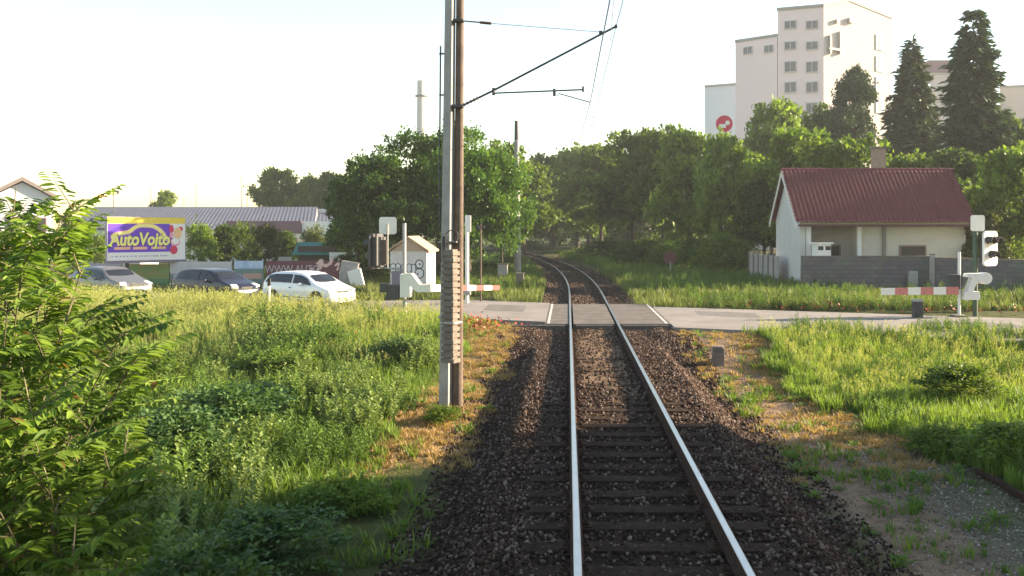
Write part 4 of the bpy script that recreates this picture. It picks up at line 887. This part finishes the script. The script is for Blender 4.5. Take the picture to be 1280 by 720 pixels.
gp = empty('gate_post', (PX(1162, yw), yw-.35, -.2), 0, 'pale square gate post at the break in the block wall', 'post'); MB().box((0, 0, .95), (.16, .16, 1.9)).build('post', conc, gp, bevel=.01); MB().box((0, 0, 1.92), (.2, .2, .05)).build('cap', conc_d, gp, bevel=.01)
mx_ = empty('meter_box', (PX(1141, yw-.4), yw-.4, -.2), 0, 'grey meter box standing against the block wall', 'box'); MB().box((0, 0, .55), (.42, .25, 1.1)).build('box', galv, mx_, bevel=.02); MB().box((0, -.13, .7), (.34, .02, .6)).build('door', conc, mx_, bevel=.005)
# garden fireplace peeking over the wall
fpl = empty('garden_fireplace', (PX(1027, 43.9), 43.95, -.2), math.radians(20), 'small white garden fireplace with dark openings showing above the block wall', 'fireplace')
MB().box((0, 0, 1.2), (.8, .5, 2.4)).build('body', whitep, fpl, bevel=.02); MB().box((0, 0, 2.44), (1.0, .62, .08)).build('top', whitep, fpl, bevel=.01)
MB().box((-.22, -.25, 2.2), (.3, .03, .2)).box((.22, -.25, 2.2), (.3, .03, .2)).build('opening', black, fpl)
# pale concrete panel fence left of the house
pf = empty('panel_fence', (PX(937, 52), 52, -.2), 0, 'pale concrete panel fence leading up to the left gable of the house', 'fence')
n_ = 6; a0 = Vector((0, 0, 0)); a1 = Vector((11.2-PX(937, 52), 46.5-52, 0))
for i in range(n_):
    p = a0.lerp(a1, i/n_); q = a0.lerp(a1, (i+1)/n_); an = math.atan2((q-p).y, (q-p).x); L = (q-p).length
    o = MB().box((L/2, 0, .85), (L-.14, .06, 1.7)).build('panel', conc, pf); o.location = p; o.rotation_euler = (0, 0, an)
    o = MB().box((0, 0, .92), (.13, .14, 1.84)).build('post', conc_d, pf, bevel=.01); o.location = p; o.rotation_euler = (0, 0, an)

# ------------------------------------------------------------------ apartment blocks
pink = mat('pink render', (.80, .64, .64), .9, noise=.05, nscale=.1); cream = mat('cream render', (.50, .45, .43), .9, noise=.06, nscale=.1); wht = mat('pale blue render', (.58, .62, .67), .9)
wfr = mat('window frame white', (.55, .5, .5), .6); wgl = mat('block window glass', (.11, .10, .115), .2); edge = mat('roof flashing', (.30, .29, .27), .7)
def block(label, fp_, ztops, m, wins, name='apartment_building', face_m=None, zb=-3):
    """fp_: footprint corners, ztops: roof height at each corner, wins: (edge index, list of (u centre, z, w, h))"""
    o0 = Vector((fp_[0][0], fp_[0][1], zb)); r = empty(name, o0, 0, label, 'building'); n_ = len(fp_)
    P = [(x-o0.x, y-o0.y) for x, y in fp_]; H_ = [z-zb for z in ztops]
    for i in range(n_):
        j = (i+1) % n_; MB().add([(*P[i], 0), (*P[j], 0), (*P[j], H_[j]), (*P[i], H_[i])], [(0, 1, 2, 3)]).build('wall', (face_m or {}).get(i, m), r)
    c_ = (sum(p[0] for p in P)/n_, sum(p[1] for p in P)/n_); vs = [(p[0], p[1], h) for p, h in zip(P, H_)]+[(p[0]+(p[0]-c_[0])*.02, p[1]+(p[1]-c_[1])*.02, h+.35) for p, h in zip(P, H_)]+[(p[0]+(p[0]-c_[0])*.02, p[1]+(p[1]-c_[1])*.02, h-.05) for p, h in zip(P, H_)]
    MB().add(vs, [tuple(range(n_, 2*n_))]+[(2*n_+i, 2*n_+(i+1) % n_, n_+(i+1) % n_, n_+i) for i in range(n_)]).build('roof', edge, r)
    for e, lst in wins:
        a_ = Vector(P[e]); b_ = Vector(P[(e+1) % n_]); d = (b_-a_).normalized(); nn = Vector((d.y, -d.x)); ang = math.atan2(d.y, d.x)
        for u, z, w_, h in lst:
            p = a_+d*u+nn*.06; f = MB().box((0, 0, 0), (w_, .14, h)).build('window', wfr, r); f.location = (p.x, p.y, z-zb); f.rotation_euler = (0, 0, ang)
            for s_ in (-1, 1): MB().box((s_*w_*.235, -.08, 0), (w_*.40, .04, h*.8)).build('pane', wgl, f)
    return r
A_, B_, C_ = (29.75, 124.6), (35.5, 122.0), (47.5, 129.0)
def zt(py, Y): return PZ(py, Y)
def urow(pxs, p0, p1):
    out = []
    for px in pxs:                                   # where the sight line of a column meets the wall
        k = (px-VX)/F; dx_, dy_ = p1[0]-p0[0], p1[1]-p0[1]; t = (k*p0[1]-p0[0])/(dx_-k*dy_); out.append((t*math.hypot(dx_, dy_), p0[1]+t*dy_))
    return out
w1 = [(u, zt(py, Y), 1.7, h) for (u, Y) in urow((988, 1015), A_, B_) for py, h in ((31, 1.25), (57, 1.25), (83.5, 1.65), (109, 1.65), (135, 1.65), (161, 1.65))]
w2 = [(u, zt(py, Y), 1.5, 2.2) for (u, Y) in urow((1099,), B_, C_) for py in (53, 80, 106, 132)]
midBC = (B_[0]+(C_[0]-B_[0])*.36, B_[1]+(C_[1]-B_[1])*.36)
tw = block('tall pale pink apartment tower with paired windows and a low pitched roof', [A_, B_, midBC, C_, (42, 136), (33, 134)], [zt(13, 124.6), zt(8, 122), zt(1, midBC[1]), zt(23, 129), zt(30, 136), zt(18, 134)], pink, [(0, w1)], face_m={1: cream, 2: cream, 3: cream})  # cream on sun-facing walls, pink on shaded ones: light put into the colour
# windows on the long face, split at the ridge
o0 = tw.location
for (u, z, w_, h) in w2:
    d = (Vector(C_)-Vector(B_)).normalized(); p = Vector(B_)+d*u+Vector((d.y, -d.x))*.06; f = MB().box((0, 0, 0), (w_, .14, h)).build('window', whitep, tw); f.location = (p.x-o0.x, p.y-o0.y, z-o0.z); f.rotation_euler = (0, 0, math.atan2(d.y, d.x)); MB().box((0, -.08, 0), (w_*.55, .04, h*.7)).build('pane', mat('pale glass', (.4, .38, .36), .2), f)
d = (Vector(C_)-Vector(B_)).normalized(); nn = Vector((d.y, -d.x))
for px, py, w_, h in ((1041, 62, 2.2, .3), (1036, 56, .3, 2.6), (1048, 54, .25, 3.2), (1045, 27, .5, .5), (1062, 26, .9, .7)):
    (u, Y), = urow((px,), B_, C_); p = Vector(B_)+d*u+nn*.25; MB().box((p.x-o0.x, p.y-o0.y, zt(py, Y)-o0.z), (w_, .4, h), rz=math.atan2(d.y, d.x)).build('aerial_frame', mat('aerial grey', (.35, .33, .31), .6), tw)
D1_ = (24.6, 129.0); w3 = [(u, zt(63 if i == 0 else 61, Y), 1.5, 1.15) for i, (u, Y) in enumerate(urow((935, 961), D1_, A_))]
block('lower pink block attached to the left of the tall tower', [D1_, (29.7, 124.7), (33, 134.5), (28, 138)], [zt(53, 129), zt(45, 124.6), zt(48, 134), zt(57, 138)], pink, [(0, w3)])
block('distant pale bluish block left of the pink building', [(PX(881, 165), 165), (PX(921, 160), 160), (38, 175), (30, 178)], [zt(109, 165), zt(106, 160), zt(108, 175), zt(110, 178)], wht, [])
brn = mat('brown cladding', (.17, .10, .12), .8)
bb = block('far white block with a dark brown top storey behind the conifers', [(PX(1168, 170), 172), (PX(1232, 170), 168), (PX(1240, 182), 182), (PX(1170, 186), 186)], [zt(93, 172), zt(95, 168), zt(97, 182), zt(97, 186)], cream, [])
MB().box((PX(1193, 172)-bb.location.x, 6, zt(83, 172)-bb.location.z), (7.5, 6, 3.6)).build('top_storey', brn, bb)
block('far cream block at the right edge beyond the conifers', [(PX(1253, 175), 176), (PX(1330, 172), 172), (PX(1330, 190), 190), (PX(1256, 190), 190)], [zt(110, 176), zt(106, 172), zt(106, 190), zt(108, 190)], cream, [])
# red and white round advertisement on a pale column
rs = empty('advert_pylon', (PX(905, 66), 66, -.2), 0, 'red and white round advertising sign rising above the trees left of the tower', 'sign')
sg = mat('sign red', (.55, .04, .08), .5)
MB().box((0, .3, PZ(165, 66)/2), (.9, .3, PZ(165, 66))).build('column', whitep, rs)
MB().cyl((0, 0, PZ(155, 66)+.2), (0, -.2, PZ(155, 66)+.2), .62, n=32).build('disc', sg, rs)
MB().box((-.15, -.23, PZ(158, 66)+.2), (.5, .05, .28)).cyl((.22, -.22, PZ(154, 66)+.2), (.22, -.26, PZ(154, 66)+.2), .17, n=20).build('white_mark', whitep, rs)
# chimney
fc = empty('factory_chimney', (PX(526.5, 260), 260, -1), 0, 'tall slim concrete factory chimney above the leafy trees', 'chimney')
MB().cyl((0, 0, 0), (0, 0, PZ(101, 260)+1), 1.7, 1.15, 24).build('shaft', mat('stack concrete', (.42, .42, .41), .9, noise=.1), fc); MB().cyl((0, 0, PZ(121, 260)+1), (0, 0, PZ(120, 260)+1.2), 1.75, n=24).build('gallery', dkst, fc)

# ------------------------------------------------------------------ left background: sheds, kiosk, banners, billboard
cor = mat('corrugated grey roof', (.13, .135, .17), .6, noise=.15, nscale=.8)
YS = 86; sh = empty('long_shed', (PX(80, YS), YS, -.3), 0, 'long low shed with grey corrugated roof running behind the billboard', 'shed')
x1 = PX(425, YS)-PX(80, YS); zA, zB = PZ(288, YS)+.3, PZ(257, YS)+.3; nc = int(x1/.36); vs, fs = [], []
for i in range(nc*2+1):
    x = i*x1/(nc*2); o_ = .035 if i % 2 else 0; sk = 1.6
    vs += [(x+sk*(i/(nc*2))*.9, 0, zA+o_), (x-sk*0, 5.5, zB+o_*.6-(.6 if i > nc*1.72 else 0))]
    if i: k = 2*i; fs.append((k-2, k, k+1, k-1))
MB().add(vs, fs).build('roof', cor, sh)
MB().box((x1/2, 5.6, zB/2-.1), (x1, .3, zB-.2)).build('back_wall', hwb, sh); wl = MB().box((x1/2, .5, zA/2-.05), (x1, .3, zA-.1)).build('wall', hwb, sh)
for i in range(14): MB().box((1.2+i*1.9, .3, zA*.62), (1.1, .06, .9)).build('window', glass, wl)
MB().box((PX(325, 84)-sh.location.x, -.8, PZ(284, 84)+.3), (PX(348, 84)-PX(253, 84), .3, 1.2)).build('brown_fascia', brn, sh)
MB().box((PX(388, 84)-sh.location.x, -.6, PZ(287, 84)+.3), (PX(420, 84)-PX(352, 84), .3, 1.6)).build('white_fascia', whitep, sh)
YG = 75; gb = empty('gabled_house', (PX(-4, YG), YG, -.3), math.radians(31), 'white gabled building partly hidden by the feathered shrub at the left edge', 'house'); W_ = 4.1
MB().prism([(-.4, 0), (W_, 0), (W_, PZ(246, YG)+.3), (W_/2-.2, PZ(227, YG)+.3), (-.4, PZ(246, YG)+.3)], 'y', 0, 9).build('wall', mat('white house wall', (.62, .62, .64), .9), gb)
MB().prism([(-.8, PZ(248, YG)+.3), (W_/2-.2, PZ(226, YG)+.35), (W_+.4, PZ(248, YG)+.3), (W_+.4, PZ(246, YG)+.45), (W_/2-.2, PZ(223, YG)+.5), (-.8, PZ(246, YG)+.45)], 'y', -.4, 9.4).build('roof', mat('grey brown roof', (.25, .2, .19), .8), gb)
for x in (1.2, 3.2): f = MB().box((x, -.03, 3.6), (.9, .08, 1.2)).build('window', brn, gb); MB().box((x, -.08, 3.6), (.7, .03, 1.0)).build('pane', glass, f)
lw = empty('low_building', (PX(85, 66), 66, -.3), 0, 'low pale building with a row of small windows left of the billboard', 'building'); MB().box((2.6, 1.5, 1.6), (5.6, 3, 3.2)).build('wall', whitep, lw)
mb = MB()
for i in range(7): mb.box((.4+i*.75, -.03, 2.5), (.45, .06, .35))
mb.build('window_row', glass, lw); MB().box((2.6, 1.5, 3.25), (5.9, 3.3, .12)).build('roof', cor, lw)
# green kiosk
kx = PX(366, 58); ks = empty('kiosk', (kx, 58, -.2), 0, 'kiosk with a dark green roof behind the red banner', 'kiosk'); kw = PX(426, 58)-kx; grn = mat('green roof sheet', (.03, .16, .12), .5)
MB().box((kw/2, 1.4, 1.0), (kw-.5, 2.2, 2.0)).build('wall', mat('kiosk wood', (.09, .06, .05), .8), ks); MB().prism([(0, PZ(318, 58)+.2), (0, PZ(319, 58)+.2), (1.5, PZ(305, 58)+.2), (3, PZ(319, 58)+.2), (3, PZ(318, 58)+.2), (1.5, PZ(303, 58)+.2)], 'x', -.1, kw+.1).build('roof', grn, ks)
MB().box((kw*.96, -.25, 1.35), (1.1, .1, .5)).build('canopy', whitep, ks); MB().box((-.5, 0, 1.05), (.9, .1, .5)).build('side_panel', galv, ks)
# banners on the fence, each its own
def banner(label, px0, px1, y0, y1, Y, parts, frame=galv, yaw=0, posts=True, name='fence_banner'):
    x0, x1, z1, z0 = PX(px0, Y), PX(px1, Y), PZ(y0, Y), PZ(y1, Y); r = empty(name, (x0, Y, z0), yaw, label, 'banner'); W_ = x1-x0; H_ = z1-z0
    for k, (u0, u1, v0, v1, m_, nm) in enumerate(parts): MB().box((W_*(u0+u1)/2, -.004*k, H_*(v0+v1)/2), (W_*(u1-u0), .03, H_*(v1-v0))).build(nm, m_, r)
    if posts: MB().box((.03, .05, H_/2-.35), (.08, .08, H_+.9)).box((W_-.03, .05, H_/2-.35), (.08, .08, H_+.9)).build('post', frame, r)
    return r, W_, H_
gA = mat('banner green', (.12, .26, .07), .7, noise=.4, nscale=2, col2=(.30, .22, .08)); gB = mat('banner dark green', (.08, .20, .09), .7); gy = mat('banner grey', (.36, .36, .37), .7); bW = mat('banner faded white', (.50, .49, .50), .7, noise=.15, nscale=1.5); bBl = mat('banner blue', (.18, .30, .55), .6, col2=(.5, .6, .7), noise=.5, nscale=1)
teal = mat('banner teal', (.14, .24, .22), .7, noise=.3, nscale=2); lil = mat('banner lilac', (.42, .38, .48), .7, noise=.2, nscale=1.5); mar = mat('banner maroon', (.15, .05, .065), .7, noise=.2, nscale=2); fade = mat('banner pale lettering', (.42, .36, .38), .7)
banner('grey and white weathered banner left of the billboard legs, behind the silver car', 112, 152, 329, 368, 47.5, [(0, 1, 0, 1, lil, 'cloth'), (.1, .9, .6, .9, bW, 'print')])
banner('green field banner hanging below the billboard', 156, 211, 330, 367, 47.5, [(0, 1, 0, 1, gA, 'cloth'), (0, 1, .28, .5, gB, 'stripe'), (0, 1, 0, .25, gy, 'stripe')])
banner('long faded white banner right of the billboard, behind the dark car', 213, 290, 327, 368, 47.5, [(0, 1, 0, 1, teal, 'cloth'), (0, 1, .62, 1, bW, 'print'), (.05, .9, .52, .6, lil, 'stripe')])
banner('small banner with a sky blue band between the white and the maroon banners', 293, 329, 326, 367, 47.5, [(0, 1, 0, 1, teal, 'cloth'), (0, 1, .76, 1, bBl, 'sky_print'), (.3, .95, .45, .62, mat('banner peach', (.45, .28, .22), .7), 'print')])
r, W_, H_ = banner('maroon banner with large pale web address, torn bright at its right end', 333, 424, 326, 368, 47.5, [(0, 1, 0, 1, mar, 'cloth')])
text('WWW.AUTO', .62, fade, 'lettering', r, (W_*.36, -.03, H_*.74), ext=.004, sx=.78)
mb = MB(); rg = random.Random(4)
for i in range(26):
    cx = W_*(.55+.43*rg.random()); cz = H_*(.35+.62*rg.random()); a_ = rg.uniform(.3, 1.2); w2_ = rg.uniform(.06, .2); l2 = rg.uniform(.15, .4)
    mb.prism([(cx, cz), (cx+l2*math.cos(a_), cz+l2*math.sin(a_)), (cx+l2*math.cos(a_)+w2_, cz+l2*math.sin(a_)-.05), (cx+w2_, cz-.06)], 'y', -.028-.001*i*.3, -.022)
mb.build('pale_print', mat('banner pink print', (.62, .42, .38), .7), r)
rp = empty('rubble_sacks', (PX(436, 46), 46, -.15), 0, 'pale stacked slabs leaning between the maroon banner and the hut', 'slab')
MB().box((0, 0, .75), (.9, .3, 1.3), ry=.15).build('slab', conc, rp, bevel=.03); MB().box((.45, -.3, .55), (.7, .2, .9), ry=-.25).build('slab', whitep, rp, bevel=.03)
# billboard
yaw = math.radians(41); YBb = 46.6; bcx = PX(184, YBb)
bill = empty('billboard', (bcx, YBb, -.2), yaw, 'billboard with yellow top, purple car advertisement and white right strip, above the fence', 'billboard')
# size so that its corners fall on columns 132 and 235
best = None
for w_ in np.arange(3.5, 7, .02):
    a_ = (bcx-w_/2*math.cos(yaw), YBb-w_/2*math.sin(yaw)); b_ = (bcx+w_/2*math.cos(yaw), YBb+w_/2*math.sin(yaw))
    e = abs((b_[0]/b_[1]-a_[0]/a_[1])*F-99)
    if best is None or e < best[0]: best = (e, w_)
BW = best[1]; zt_, zb_ = PZ(271, YBb)+.2, PZ(326, YBb)+.2; BH = zt_-zb_
MB().box((0, .16, (zt_+zb_)/2), (BW, .3, BH)).build('frame', mat('billboard frame', (.33, .27, .31), .7), bill, bevel=.02)
MB().box((0, -.0, zb_-.05), (BW, .36, .1)).build('ledge', mat('billboard ledge', (.2, .16, .22), .7), bill)
yel = mat('advert yellow', (.75, .58, .06), .6); pur = mat('advert purple', (.13, .045, .50), .6); wta = mat('advert white', (.78, .76, .72), .6); pk = mat('advert pink edge', (.78, .32, .42), .6); org = mat('advert peach', (.80, .48, .25), .6); rd = mat('advert red', (.62, .03, .10), .6); ylw = mat('advert bright yellow', (.85, .78, .25), .6)
MB().box((0, 0, (zt_+zb_)/2), (BW*.985, .02, BH*.97)).build('poster_sheet', wta, bill)
bz = lambda v: zb_+BH*v; bx_ = lambda u: -BW/2+BW*u
MB().box((0, -.012, bz(.915)), (BW*.985, .008, BH*.14)).build('yellow_band', yel, bill)
MB().prism([(bx_(.015), bz(.2)), (bx_(.79), bz(.2)), (bx_(.82), bz(.36)), (bx_(.83), bz(.5)), (bx_(.80), bz(.66)), (bx_(.79), bz(.84)), (bx_(.015), bz(.84))], 'y', -.016, -.011).build('purple_field', pur, bill)
def stroke(pts2, r, m_, nm, y=-.03):
    mb = MB(); mb.tube([(bx_(u), y, bz(v)) for u, v in pts2], r, 8); o = mb.build(nm, m_, bill); return o
from mathutils import geometry
cs = [(.115, .47), (.075, .53), (.09, .585), (.17, .625), (.27, .66), (.34, .75), (.41, .80), (.50, .80), (.58, .78), (.65, .71), (.70, .62), (.725, .54), (.73, .45)]
def flat_stroke(p2, hw, m_, nm, y):
    P = [Vector((bx_(u), bz(v))) for u, v in p2]; Q = []
    for i in range(len(P)-1):
        a_, b_, c_, d_ = P[max(i-1, 0)], P[i], P[i+1], P[min(i+2, len(P)-1)]
        for t in np.linspace(0, 1, 5)[:-1]: Q.append(.5*((2*b_)+(c_-a_)*t+(2*a_-5*b_+4*c_-d_)*t*t+(-a_+3*b_-3*c_+d_)*t**3))
    Q.append(P[-1]); mb = MB(); vs = []; 
    for i, q in enumerate(Q):
        d_ = (Q[min(i+1, len(Q)-1)]-Q[max(i-1, 0)]).normalized(); n2 = Vector((-d_.y, d_.x))*hw
        for s_ in (1, -1):
            for yy in (y, y-.004): vs.append((q.x+n2.x*s_, yy, q.y+n2.y*s_))
    fs = [(4*i+1, 4*i+3, 4*i+7, 4*i+5) for i in range(len(Q)-1)]+[(4*i, 4*i+1, 4*i+5, 4*i+4) for i in range(len(Q)-1)]+[(4*i+2, 4*i+6, 4*i+7, 4*i+3) for i in range(len(Q)-1)]
    return mb.add(vs, fs).build(nm, m_, bill)
flat_stroke(cs, .115, pk, 'car_outline_edge', -.018); flat_stroke(cs, .08, ylw, 'car_outline', -.024)
dl = mat('advert dark outline', (.10, .02, .10), .6)
text('AutoVojto', .92, dl, 'advert_lettering_edge', bill, (bx_(.415), -.026, bz(.475)), ext=.002, shear=.15, offset=.06, sx=.74)
text('AutoVojto', .92, ylw, 'advert_lettering', bill, (bx_(.41), -.033, bz(.48)), ext=.002, shear=.15, offset=.032, sx=.74)
for u0, u1 in ((.09, .29), (.32, .5), (.55, .74)): flat_stroke([(u0, .29), ((u0+u1)/2, .291), (u1, .292)], .075, pk, 'advert_bar_edge', -.018); flat_stroke([(u0+.01, .29), ((u0+u1)/2, .291), (u1-.01, .292)], .045, org, 'advert_bar', -.024)
MB().prism([(bx_(.02), bz(.03)), (bx_(.8), bz(.03)), (bx_(.8), bz(.19)), (bx_(.02), bz(.2))], 'y', -.02, -.017).build('white_strip', wta, bill)
mb = MB(); u = .05
while u < .76: w_ = rg.uniform(.008, .03); mb.box((bx_(u), -.022, bz(.11)), (BW*w_, .003, BH*.035)); u += w_+rg.uniform(.008, .02)
mb.build('small_print', mat('small print', (.45, .38, .5), .7), bill)
for (u, v, ru, rv, m_, nm) in ((.81, .72, .03, .1, rd, 'red_shape'), (.895, .63, .05, .13, org, 'peach_shape'), (.93, .72, .03, .06, rd, 'red_shape'), (.86, .42, .06, .10, pk, 'pink_shape'), (.86, .44, .05, .07, wta, 'white_shape'), (.84, .24, .05, .10, rd, 'red_shape'), (.81, .58, .025, .07, pk, 'pink_shape')):
    k = 20; mb = MB(); yy = -.028-.004*(nm == 'white_shape'); mb.prism([(bx_(u)+BW*ru*math.cos(2*math.pi*i/k), bz(v)+BH*rv*math.sin(2*math.pi*i/k)) for i in range(k)], 'y', yy-.003-random.uniform(0, .002), yy); mb.build(nm, m_, bill)
for u in (.26, .86):
    MB().box((bx_(u), .2, (zb_-.2)/2), (.16, .16, zb_+.3)).build('leg', dkst, bill)
# lamps and masts on the skyline
def mast(px, yt, Y, label, arm=0, name='lattice_mast', r=.12):
    e = empty(name, (PX(px, Y), Y, -.3), 0, label, 'mast'); H = PZ(yt, Y)+.3; MB().cyl((0, 0, 0), (0, 0, H), r, r*.5, 8).build('shaft', dkst, e)
    if arm: MB().box((0, 0, H-.1), (arm, .15, .14)).cyl((-arm/2, 0, H-.35), (-arm/2, 0, H), .14, n=8).cyl((arm/2, 0, H-.35), (arm/2, 0, H), .14, n=8).build('crossarm', dkst, e)
    return e
mast(142, 238, 90, 'street lamp with two short arms above the shed roof, left of the billboard top', .9, 'street_lamp', .07)
mast(188, 233, 190, 'hair-thin mast on the skyline above the billboard'); mast(245, 228, 190, 'thin mast on the skyline between the small tree and the twin masts')
mast(302, 220, 190, 'left and taller of the close pair of skyline masts'); mast(309, 232, 190, 'forked right one of the close pair of skyline masts', 1.6)
mast(230, 246, 170, 'short stub mast right of the small distant treetop')

# ------------------------------------------------------------------ cars
cgl = mat('car glass', (.012, .014, .02), .06, spec=.35); tyre = mat('tyre', (.02, .02, .02), .85); rim = mat('wheel rim', (.5, .5, .52), .35, metal=.7); lens = mat('headlamp glass', (.75, .75, .72), .12); tail = mat('tail lamp', (.45, .02, .02), .3); plate = mat('number plate', (.75, .75, .72), .5)
def loft(L, W, H, kind):
    if kind == 'hatch': st = [(-.5, .42, .47, .80), (-.485, .60, .63, .88), (-.45, .66, .80, .94), (-.40, .665, .93, .97), (-.30, .66, .985, 1), (-.08, .65, 1.0, 1), (.08, .635, .97, 1), (.17, .63, .87, 1), (.30, .62, .645, .99), (.42, .55, .575, .95), (.475, .46, .48, .88), (.5, .30, .34, .78)]
    else: st = [(-.5, .45, .50, .82), (-.485, .62, .66, .9), (-.40, .67, .70, .95), (-.30, .675, .90, .98), (-.20, .67, .985, 1), (-.03, .66, 1.0, 1), (.09, .645, .97, 1), (.17, .64, .87, 1), (.28, .625, .65, .99), (.42, .56, .585, .95), (.475, .47, .49, .88), (.5, .30, .34, .78)]
    R = []
    for x, zb, zr, ws in st:
        w_ = W/2*ws; g = min(1, (zr-zb)/.3); wr = w_*(.96-.2*g); z0 = .15*H
        R.append([(x*L, 0, z0), (x*L, w_*.93, z0), (x*L, w_, .26*H), (x*L, w_*1.0, .45*H if zb > .5 else zb*H*.8), (x*L, w_*.97, zb*H), (x*L, wr, zr*H-.04*g), (x*L, wr*.82, zr*H), (x*L, 0, zr*H+.015)])
    return st, R
def car(label, loc, rz, L, W, H, paint, kind='hatch', lights=False):
    root = empty('car', loc, rz, label, 'car', 'cars waiting on the road left of the crossing'); st, R = loft(L, W, H, kind); n_ = len(R); k = 8; mb = MB(); vs = []
    for r in R: vs += r+[(p[0], -p[1], p[2]) for p in r[-2:0:-1]]
    m_ = 14
    fs = [(i*m_+j, i*m_+(j+1) % m_, (i+1)*m_+(j+1) % m_, (i+1)*m_+j) for i in range(n_-1) for j in range(m_)]+[tuple(range(m_-1, -1, -1)), tuple((n_-1)*m_+j for j in range(m_))]
    body = mb.add(vs, fs).build('body', paint, root, bevel=.0, smooth=True)
    sb = body.modifiers.new('round', 'SUBSURF'); sb.levels = 2; sb.render_levels = 2
    def bil(a_, b_, c_, d_, u, v): return Vector(a_).lerp(Vector(b_), u).lerp(Vector(d_).lerp(Vector(c_), u), v)
    # side glass
    for s_ in (1, -1):
        mb = MB(); idx_ = [i for i in range(n_) if st[i][2]-st[i][1] > .1]
        prof = [i for i in idx_]; lo = []; hi = []
        for i in prof:
            a_ = Vector(R[i][4]); b_ = Vector(R[i][5]); lo.append(a_.lerp(b_, .12)); hi.append(a_.lerp(b_, .86))
        lo[0].x += .05; hi[0].x += .12; lo.append(Vector(R[prof[-1]+1][4])+Vector((-.22, 0, .015))); hi.append(lo[-1]+Vector((0, -.01, .02)))
        xm = -.03*L
        for (g0, g1) in ((lo[0].x+.02, xm-.04), (xm+.04, lo[-1].x-.02)):
            def at_(arr, x):
                for p, q in zip(arr, arr[1:]):
                    if p.x <= x <= q.x: return p.lerp(q, (x-p.x)/(q.x-p.x+1e-9))
                return arr[0].copy() if x < arr[0].x else arr[-1].copy()
            xs_ = np.linspace(g0, g1, 9); vv = []
            for x in xs_:
                for arr in (lo, hi): p = at_(arr, x); vv.append((p.x, s_*(p.y+.012), p.z))
            mb.add(vv, [(2*i, 2*i+2, 2*i+3, 2*i+1) for i in range(8)])
        mb.build('side_window', cgl, root)
    # windscreen and rear glass follow the loft
    def screen(i0, i1, nm, lo_, hi_):
        a_, b_ = R[i0], R[i1]; vv = []; 
        for t in (lo_, hi_):
            for y in np.linspace(-.9, .9, 7):
                w0 = a_[6][1]*1.08; w1 = b_[6][1]*1.08; w_ = w0+(w1-w0)*t; z = (a_[6][2]+(b_[6][2]-a_[6][2])*t); x = a_[6][0]+(b_[6][0]-a_[6][0])*t; vv.append((x, y*w_, z+.03-.03*y*y))
        return MB().add(vv, [(j, j+1, 7+j+1, 7+j) for j in range(6)]).build(nm, cgl, root)
    if kind == 'hatch': screen(7, 8, 'windscreen', -.12, .93); screen(3, 2, 'rear_window', .1, 1.0)
    else: screen(7, 8, 'windscreen', -.12, .93); screen(3, 2, 'rear_window', .1, .95)
    rw = .205*H/1.0*1.05
    for x in (-.30*L, .315*L):
        for s_ in (1, -1):
            MB().cyl((x, s_*(W/2-.02), rw+.02), (x, s_*(W/2+.006), rw+.02), rw+.07, n=26).build('wheel_arch', black, root)
            wh = MB().cyl((x, s_*(W/2-.2), rw), (x, s_*(W/2+.02), rw), rw, n=26).build('wheel', tyre, root); MB().cyl((x, s_*(W/2+.015), rw), (x, s_*(W/2+.028), rw), rw*.62, n=14).build('rim', rim, wh)
    for s_ in (1, -1):
        o = MB().box((0, 0, 0), (.30, .30, .13)).build('headlight', lens, root, bevel=.04); o.location = (.445*L, s_*W*.34, .50*H); o.rotation_euler = (0, .35, s_*.35)
        o = MB().box((0, 0, 0), (.10, .16, .26)).build('tail_light', tail, root, bevel=.03); o.location = (-.478*L, s_*W*.37, .60*H); o.rotation_euler = (0, 0, -s_*.3)
        MB().box((.12*L, s_*(W/2+.07), .655*H), (.1, .17, .13)).build('wing_mirror', paint, root, bevel=.03)
        MB().box((-.05*L, s_*(W/2-.004), .56*H), (.14, .03, .025)).box((.02*L-.3*L*0, s_*(W/2-.004), .30*H), (.52*L, .02, .03)).build('door_trim', black, root)
    MB().box((.492*L, 0, .34*H), (.06, .5, .11)).build('number_plate', plate, root); MB().box((.478*L, 0, .45*H), (.05, .62, .10)).build('grille', black, root, bevel=.01); MB().box((.478*L, 0, .22*H), (.06, W*.6, .12)).build('lower_grille', black, root, bevel=.02)
    MB().box((-.497*L, 0, .44*H), (.03, .5, .11)).build('number_plate', plate, root)
    return root
pw = mat('white car paint', (.72, .72, .74), .25, coat=.6); pn = mat('dark navy paint', (.008, .008, .022), .3, spec=.3, coat=.25); ps = mat('silver paint', (.13, .13, .14), .4, metal=.4, coat=.3); pb = mat('grey blue paint', (.025, .03, .045), .35, metal=.1, coat=.3)
zc = -.24
cd1 = empty
car('white hatchback with dark windows, first in the line left of the crossing', (PX(386, 36.6), 36.6, zc), -math.radians(30), 4.0, 1.7, 1.46, pw)
car('dark navy hatchback behind the white car', (PX(270, 38.9), 38.9, zc), -math.radians(28), 4.0, 1.7, 1.46, pn)
car('grey car facing the crossing, last in the line, half hidden by the shrub', (PX(136, 40.5), 40.5, zc), -math.radians(30), 4.4, 1.78, 1.48, ps, 'saloon')

# ------------------------------------------------------------------ air
hz = MB().box((0, 120, 24), (190, 290, 56)).build('haze', bpy.data.materials.new('haze air')); tag(hz, kind='stuff')
hm = hz.data.materials[0]; hm.use_nodes = True; hn = hm.node_tree.nodes; hn.clear(); ho = hn.new('ShaderNodeOutputMaterial'); hv = hn.new('ShaderNodeVolumePrincipled')
hv.inputs['Color'].default_value = (.9, .92, .95, 1); hv.inputs['Density'].default_value = .0005; hv.inputs['Anisotropy'].default_value = .2
hm.node_tree.links.new(hv.outputs[0], ho.inputs['Volume'])
